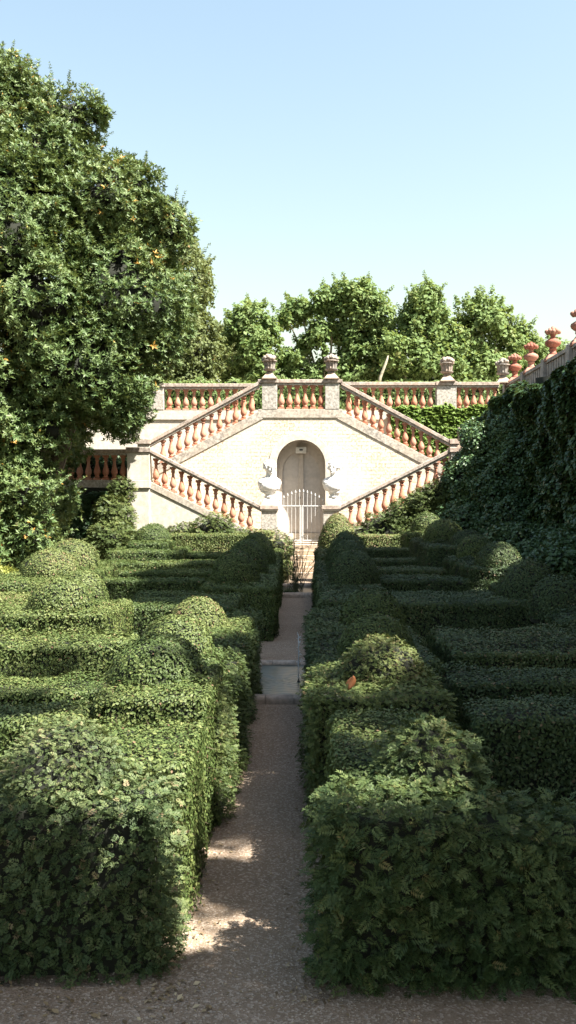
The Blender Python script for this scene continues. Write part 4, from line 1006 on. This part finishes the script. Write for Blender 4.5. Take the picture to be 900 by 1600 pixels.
# ================================================================== TREES
def tree(name, label, base, lobes, ends, tpl, size, dens, tint, mat, bark, r0, group=None, **k):
    t = empty(name, base, label, 'tree', group)
    mb = MB(); limbs(mb, base, ends, r0); mb.build('trunk', M[bark], t, 0, True)
    fo = blobs(lobes, tpl, size, dens, tint, seed(), **k)
    fo.build('crown', [M[mat], M['core']], base, t); return t
big = [(-9.4,27.3,12.7,2.3),(-8.5,26.8,13.9,1.15),(-7.2,26.5,13.2,.75),(-7.6,26.4,11.5,1.7),(-6.3,26.4,12.75,.85),(-5.6,26.3,12.95,.45),(-5.4,26.2,10.3,1.5),(-4.0,26.2,9.9,.95),(-4.7,26.2,11.1,.7),(-3.4,26.2,9.9,.45),(-4.9,26.4,8.2,2.0),(-8.4,25.4,9.3,2.9),
       (-5.9,25.6,6.0,1.7),(-9.2,24.8,5.6,2.5),(-7.6,24.7,4.1,1.2),(-9.4,24.4,2.7,2.0),(-8.2,24.1,1.6,1.0),(-5.0,26.0,5.1,.75),(-4.95,26.0,4.45,.4),(-11.5,26.5,10.5,3.0),(-6.7,24.8,4.5,.8),(-7.0,24.6,7.5,1.6),(-4.2,26.0,6.8,.9),(-5.45,31.8,5.35,.5),(-5.75,31.8,4.8,.42),(-6.2,31.8,5.5,.65),(-6.9,31.8,5.6,.7),(-7.6,31.6,5.1,.8),(-5.6,30.5,6.2,.9),(-6.8,29,6.6,1.4),(-7.5,24.6,2.7,1.15),(-7.1,24.5,1.3,.85),(-7.3,28.5,4.9,1.2),(-5.5,31.6,5.9,.6),(-5.9,31.6,5.3,.5),(-6.3,31.5,5.6,.65),(-5.4,31.4,6.6,.6),(-8.0,30.8,4.0,.9),(-8.3,30.0,2.5,1.2),(-8.6,30.5,5.2,1.2),(-4.6,31.1,7.25,.75),(-5.2,31.2,6.7,.6),(-4.3,30.8,8.0,.7),(-5.0,30.2,8.4,1.0)]
tree('broadleaf_tree', 'huge glossy leaved tree with orange flecks, draping over the stair end', (-8.0,26.8,0), big,
     [(-8.6,26.8,13.5),(-6.4,26.3,10.5),(-9.8,26.6,9.5),(-5.4,26.1,7.8),(-7.5,26.0,7.5)], 'rosette', .135, 135, .63, 'laurel', 'bark', .34, amp=.42, depth=.55, core=.72, front=(.5,-.8,.1), clump=.62, droop=.15, shoots=14)
pale = [(-6.3,42,12.2,2.4),(-7.8,42,14.0,2.2),(-5.4,41.6,9.2,2.0),(-5.0,41.5,7.2,1.4),(-7.2,41,9.0,2.6),(-6.4,41.6,6.9,1.2)]
tree('pale_tree', 'paler soft leaved tree on the terrace behind the huge glossy tree', (-7,42,TZ), pale, [(-6.5,42,12.5),(-5.6,41.8,9.5),(-7.8,42,13.5)], 'spray', .24, 70, .55, 'pale', 'bark', .22, amp=.35, depth=.5, core=.55, clump=.5, shoots=8)
GP = 'plane trees in a row on the terrace'
def plane_tree(label, x, y, lobes, lean=0., **k):
    ends = [(q[0]+random.uniform(-.2,.2), q[1], q[2]+.2*q[3]) for q in lobes]
    tree('plane_tree', label, (x, y, TZ), lobes, ends, 'spray', .36, 62, .6, 'plane', 'plane_bark', .10, GP, amp=.5, depth=.8, core=0, clump=.85, shoots=14, **k)
def lz(px, py, r, Y, dy=0): return (ux(px, Y), Y+dy, uz(py, Y), r)
Y = 47
plane_tree('slim plane tree beside the pale tree, sky showing below its crown', ux(392,Y), Y, [lz(385,505,1.05,Y),lz(372,535,1.0,Y,.5),lz(400,545,1.1,Y,-.4),lz(418,520,.75,Y),lz(352,530,.7,Y),lz(385,575,1.1,Y,.6),lz(348,570,.6,Y,.8),lz(355,592,.8,Y),lz(410,590,.9,Y,-.5)])
plane_tree('widest plane tree with gaps of sky, standing behind the landing', ux(520,Y+1), Y+1, [lz(555,470,1.25,Y+1),lz(515,480,1.0,Y+1),lz(470,482,.8,Y+1,.4),lz(445,498,.6,Y+1),lz(585,500,1.05,Y+1),lz(540,515,1.1,Y+1,.6),lz(500,520,.8,Y+1,-.3),lz(455,572,1.0,Y+1),lz(560,560,1.2,Y+1,.4),lz(515,575,.9,Y+1),lz(475,545,.5,Y+1),lz(490,592,.9,Y+1),lz(540,592,1.0,Y+1),lz(440,592,.9,Y+1),lz(590,545,.8,Y+1),lz(600,590,.9,Y+1)])
plane_tree('tall pointed plane tree right behind the leaning pale trunk', ux(655,Y), Y, [lz(668,472,.85,Y),lz(660,505,1.3,Y),lz(640,535,1.1,Y,.4),lz(690,525,1.2,Y,.3),lz(655,565,1.4,Y,-.4),lz(620,560,.8,Y),lz(700,570,1.1,Y),lz(640,592,1.0,Y),lz(690,594,1.0,Y),lz(608,548,.7,Y,-1.5)])
plane_tree('dense plane tree behind the mottled pier urn', ux(755,Y+1), Y+1, [lz(748,500,1.1,Y+1),lz(775,505,.9,Y+1),lz(735,535,1.3,Y+1),lz(775,545,1.3,Y+1,.5),lz(745,580,1.4,Y+1,-.4),lz(800,560,.8,Y+1),lz(770,592,1.1,Y+1),lz(725,592,1.0,Y+1)])
plane_tree('small plane tree rising behind the red finials', ux(825,Y+2), Y+2, [lz(812,532,.85,Y+2),lz(840,550,.8,Y+2),lz(820,575,1.1,Y+2),lz(868,545,.65,Y+2),lz(880,560,.7,Y+2),lz(850,590,1.0,Y+2)])
t = empty('leaning_trunk', (ux(585,44),44,TZ), 'bare pale trunk leaning behind the terrace balustrade', 'tree trunk')
MB().tube([(ux(583,44),44,TZ),(ux(594,44),44,uz(590,44)),(ux(605,44),44.2,uz(562,44)),(ux(612,44),45.5,uz(545,44))], [.085,.075,.055,.03], 10).build('trunk', M['plane_bark'], t, 0, True)
hedge('tall sunny hedge glimpsed between the terrace balusters', -10, 9, 39.0, 40.0, uz(600, 39)+.1, .14, 2.2, 'plane', 'leaf', .25, .2, .55, name='terrace_hedge', z0=TZ)

# trees of the upper garden that shade the parterre
GS = 'trees of the upper garden behind the side wall'
def shade(label, x, y, z0, lobes, dens=60, size=.30, clump=.5):
    tree('shade_tree', label, (x, y, z0), lobes, [(q[0], q[1], q[2]) for q in lobes[:3]], 'spray', size, dens, .5, 'laurel', 'bark', .22, GS, amp=.5, depth=.9, core=.5, clump=clump)
def cast(zs, discs):      # lobes high up whose shade falls at these spots of the parterre
    kx, ky = math.sin(AZ)/math.tan(EL), math.cos(AZ)/math.tan(EL)
    return [(X+kx*(z-.9), Y_-ky*(z-.9), z, r) for (X, Y_, r), z in zip(discs, zs)]
SHADE = [
 ('spreading shade tree above the far end of the side wall', 11.0, 19.0, 5.9, cast([18.5,16.5,14.0,13.2,14.8,15.0,14.2], [(-.9,24.5,2.0),(-.5,21.5,2.1),(1.8,23,2.1),(2.6,20.6,1.8),(1.2,26.6,1.7),(-1.4,19.0,1.8),(2.2,26.0,1.3)])),
 ('spreading shade tree above the middle of the side wall', 10.6, 12.0, 5.9, cast([14.2,14.0,13.0,12.6,14.2,12.8,13.6], [(-1.0,16.4,1.9),(1.0,18.2,2.0),(1.9,15.4,2.0),(.9,13.2,1.7),(-1.4,14.3,1.4),(2.6,12.4,1.6),(-.45,12.5,.8)])),
 ('spreading shade tree above the near part of the side wall', 10.6, 5.5, 5.9, cast([12.6,13.4,13.0,12.2,13.6,12.9,13.3,12.7], [(1.5,11.0,1.7),(1.9,9.0,1.55),(2.2,7.0,1.5),(.55,9.6,.9),(.2,11.2,.8),(-.65,9.6,.42),(-1.05,7.75,.42),(-2.1,9.0,.45)])),
 ('spreading shade tree above the nearest end of the side wall', 9.6, -1.5, 5.9, cast([12.4,13.2,12.8,12.0,13.0,12.2,12.7,12.3,12.6], [(2.25,5.1,1.3),(2.5,3.0,1.6),(1.9,6.4,1.1),(1.0,6.3,.55),(-2.3,6.9,.5),(.05,5.8,.42),(-.05,8.6,.4),(-.02,6.8,.2),(.1,7.6,.17)])),
 ('low spreading shade tree at the near entrance of the garden', 4.0, -1.0, 0, cast([8.6,9.0,8.8,8.4,8.5,8.8,8.2,8.4,8.6,8.3,8.5,8.4,8.6,8.3], [(-1.5,3.1,1.7),(.9,2.9,1.6),(-3.3,3.2,1.6),(2.6,2.4,1.5),(-5,3,1.6),(1.5,4.3,.62),(-.55,3.8,.72),(-1.6,4.0,.7),(-2.6,4.0,.75),(.66,4.5,.16),(2.4,4.0,.8),(-.82,4.45,.34),(.0,4.08,.5),(-.42,4.32,.34)])),
]
for a in SHADE: shade(*a)

# ================================================================== SMALL THINGS
# dry leaf on a hedge
dl = MB(); cx, cy, cz = ux(547, 7.0), 6.93, uz(1064, 7.0)
V = []; Fc = []; n = 10
for i in range(n+1):
    t = i/n; w = .036*math.sin(math.pi*min(1, t*.95+.04))**.8
    c = (cx-.012+.03*t, cy+.018*math.sin(t*3), cz-.05+.10*t)
    for k in (-1, 0, 1): V.append((c[0]+k*w, c[1]-.012*abs(k)*math.sin(t*3.1)+(-.014 if k == 0 else 0), c[2]+k*.004))
for i in range(n):
    for k in range(2): q = i*3+k; Fc.append((q, q+1, q+4, q+3))
dl.add(V, Fc); d = dl.build('dry_leaf', M['deadleaf'], None, 0, True, at=(cx, cy, cz)); mark(d, 'single orange-brown dry leaf resting on the hedge by the near basin', 'leaf')
so = d.modifiers.new('thick', 'SOLIDIFY'); so.thickness = .002

# leaf litter and gravel grains
fo = Foliage(); n = 2600
P = np.stack([rng.uniform(-2.6,1.6,n), 3.9+rng.random(n)**1.6*8, np.full(n,.009)],1)
fo.put('leaf', P, np.tile([0,0,1.],(n,1))+rdir(n)*.35, rdir(n), rng.uniform(.010,.026,n), np.clip(rng.normal(.5,.25,n),0,1))
n = 260; P = np.stack([rng.uniform(-3.0,-.4,n), rng.uniform(4.2,4.8,n), np.full(n,.012)],1)
fo.put('leaf', P, np.tile([0,0,1.],(n,1))+rdir(n)*.5, rdir(n), rng.uniform(.02,.05,n), np.clip(rng.normal(.5,.25,n),0,1))
n = 1500; e_ = rng.random(n) < .5; P = np.stack([np.where(e_, -.66-.12*rng.random(n)+.2*rng.random(n)**3, .06+.1*rng.random(n)-.22*rng.random(n)**3), 4.6+rng.random(n)**1.4*7, np.full(n,.011)],1)
fo.put('leaf', P, np.tile([0,0,1.],(n,1))+rdir(n)*.45, rdir(n), rng.uniform(.012,.036,n), np.clip(rng.normal(.45,.25,n),0,1))
mark(fo.build('leaf_litter', [M['litter'], M['core']], (0,4,0)), 'small dry leaf bits scattered over the gravel path', None, None, 'stuff')
mb = MB(); rr = random.Random(9); V = []; Fc = []
for i in range(9000):
    x = rr.uniform(-1.1,.6) if i % 4 else rr.uniform(-3,2.5); y = 4.0+rr.random()**1.7*8; s = rr.uniform(.002,.0065)
    if B1[2]-.1 < y: continue
    a = rr.uniform(0,6.3); k = len(V)
    for j in range(4): V.append((x+s*math.cos(a+j*1.57)*rr.uniform(.7,1.2), y+s*math.sin(a+j*1.57)*rr.uniform(.7,1.2), .003))
    V.append((x+rr.uniform(-.3,.3)*s, y, .003+s*rr.uniform(.7,1.2)))
    Fc += [(k,k+1,k+4),(k+1,k+2,k+4),(k+2,k+3,k+4),(k+3,k,k+4)]
mb.add(V, Fc); mark(mb.build('gravel', simple('pale_gravel_grain', (.40,.34,.27), .9)), 'loose pale grains on the gravel path', None, None, 'stuff')

# ================================================================== LIGHT, CAMERA
S = Vector((math.sin(AZ)*math.cos(EL), -math.cos(AZ)*math.cos(EL), math.sin(EL)))
sun = bpy.data.lights.new('sun', 'SUN'); sun.energy = 5.0; sun.angle = math.radians(.53); sun.color = (1., .95, .86)
so_ = bpy.data.objects.new('sun', sun); COL.objects.link(so_); so_.rotation_euler = S.to_track_quat('Z', 'Y').to_euler(); so_.location = (20,-15,30)
W = bpy.data.worlds.new('World'); SC.world = W; W.use_nodes = True
nt = W.node_tree; bg = nt.nodes['Background']
sk = nt.nodes.new('ShaderNodeTexSky'); sk.sky_type = 'NISHITA'; sk.sun_disc = False
sk.sun_elevation = EL; sk.sun_rotation = math.atan2(S.x, S.y); sk.air_density = 2.0; sk.dust_density = 2.2; sk.ozone_density = 0.3
nt.links.new(sk.outputs[0], bg.inputs[0]); bg.inputs[1].default_value = .05

cam = bpy.data.cameras.new('camera'); co = bpy.data.objects.new('camera', cam); COL.objects.link(co)
co.location = (0, 0, EYE); co.rotation_euler = (math.pi/2, 0, 0)
cam.sensor_fit = 'VERTICAL'; cam.sensor_height = 36; cam.sensor_width = 36*9/16; cam.lens = 36*F/1600
cam.shift_x = -(VX-450)/1600; cam.shift_y = (HY-800)/1600; cam.clip_start = .05; cam.clip_end = 3000
SC.camera = co
SC.render.resolution_x = 576; SC.render.resolution_y = 1024
SC.view_settings.view_transform = 'Standard'; SC.view_settings.look = 'None'; SC.view_settings.gamma = 1
SC.view_settings.use_curve_mapping = False; SC.view_settings.exposure = 2.3
SC.cycles.max_bounces = 7; SC.cycles.diffuse_bounces = 3; SC.cycles.transmission_bounces = 4; SC.cycles.transparent_max_bounces = 4
SC.cycles.use_denoising = True
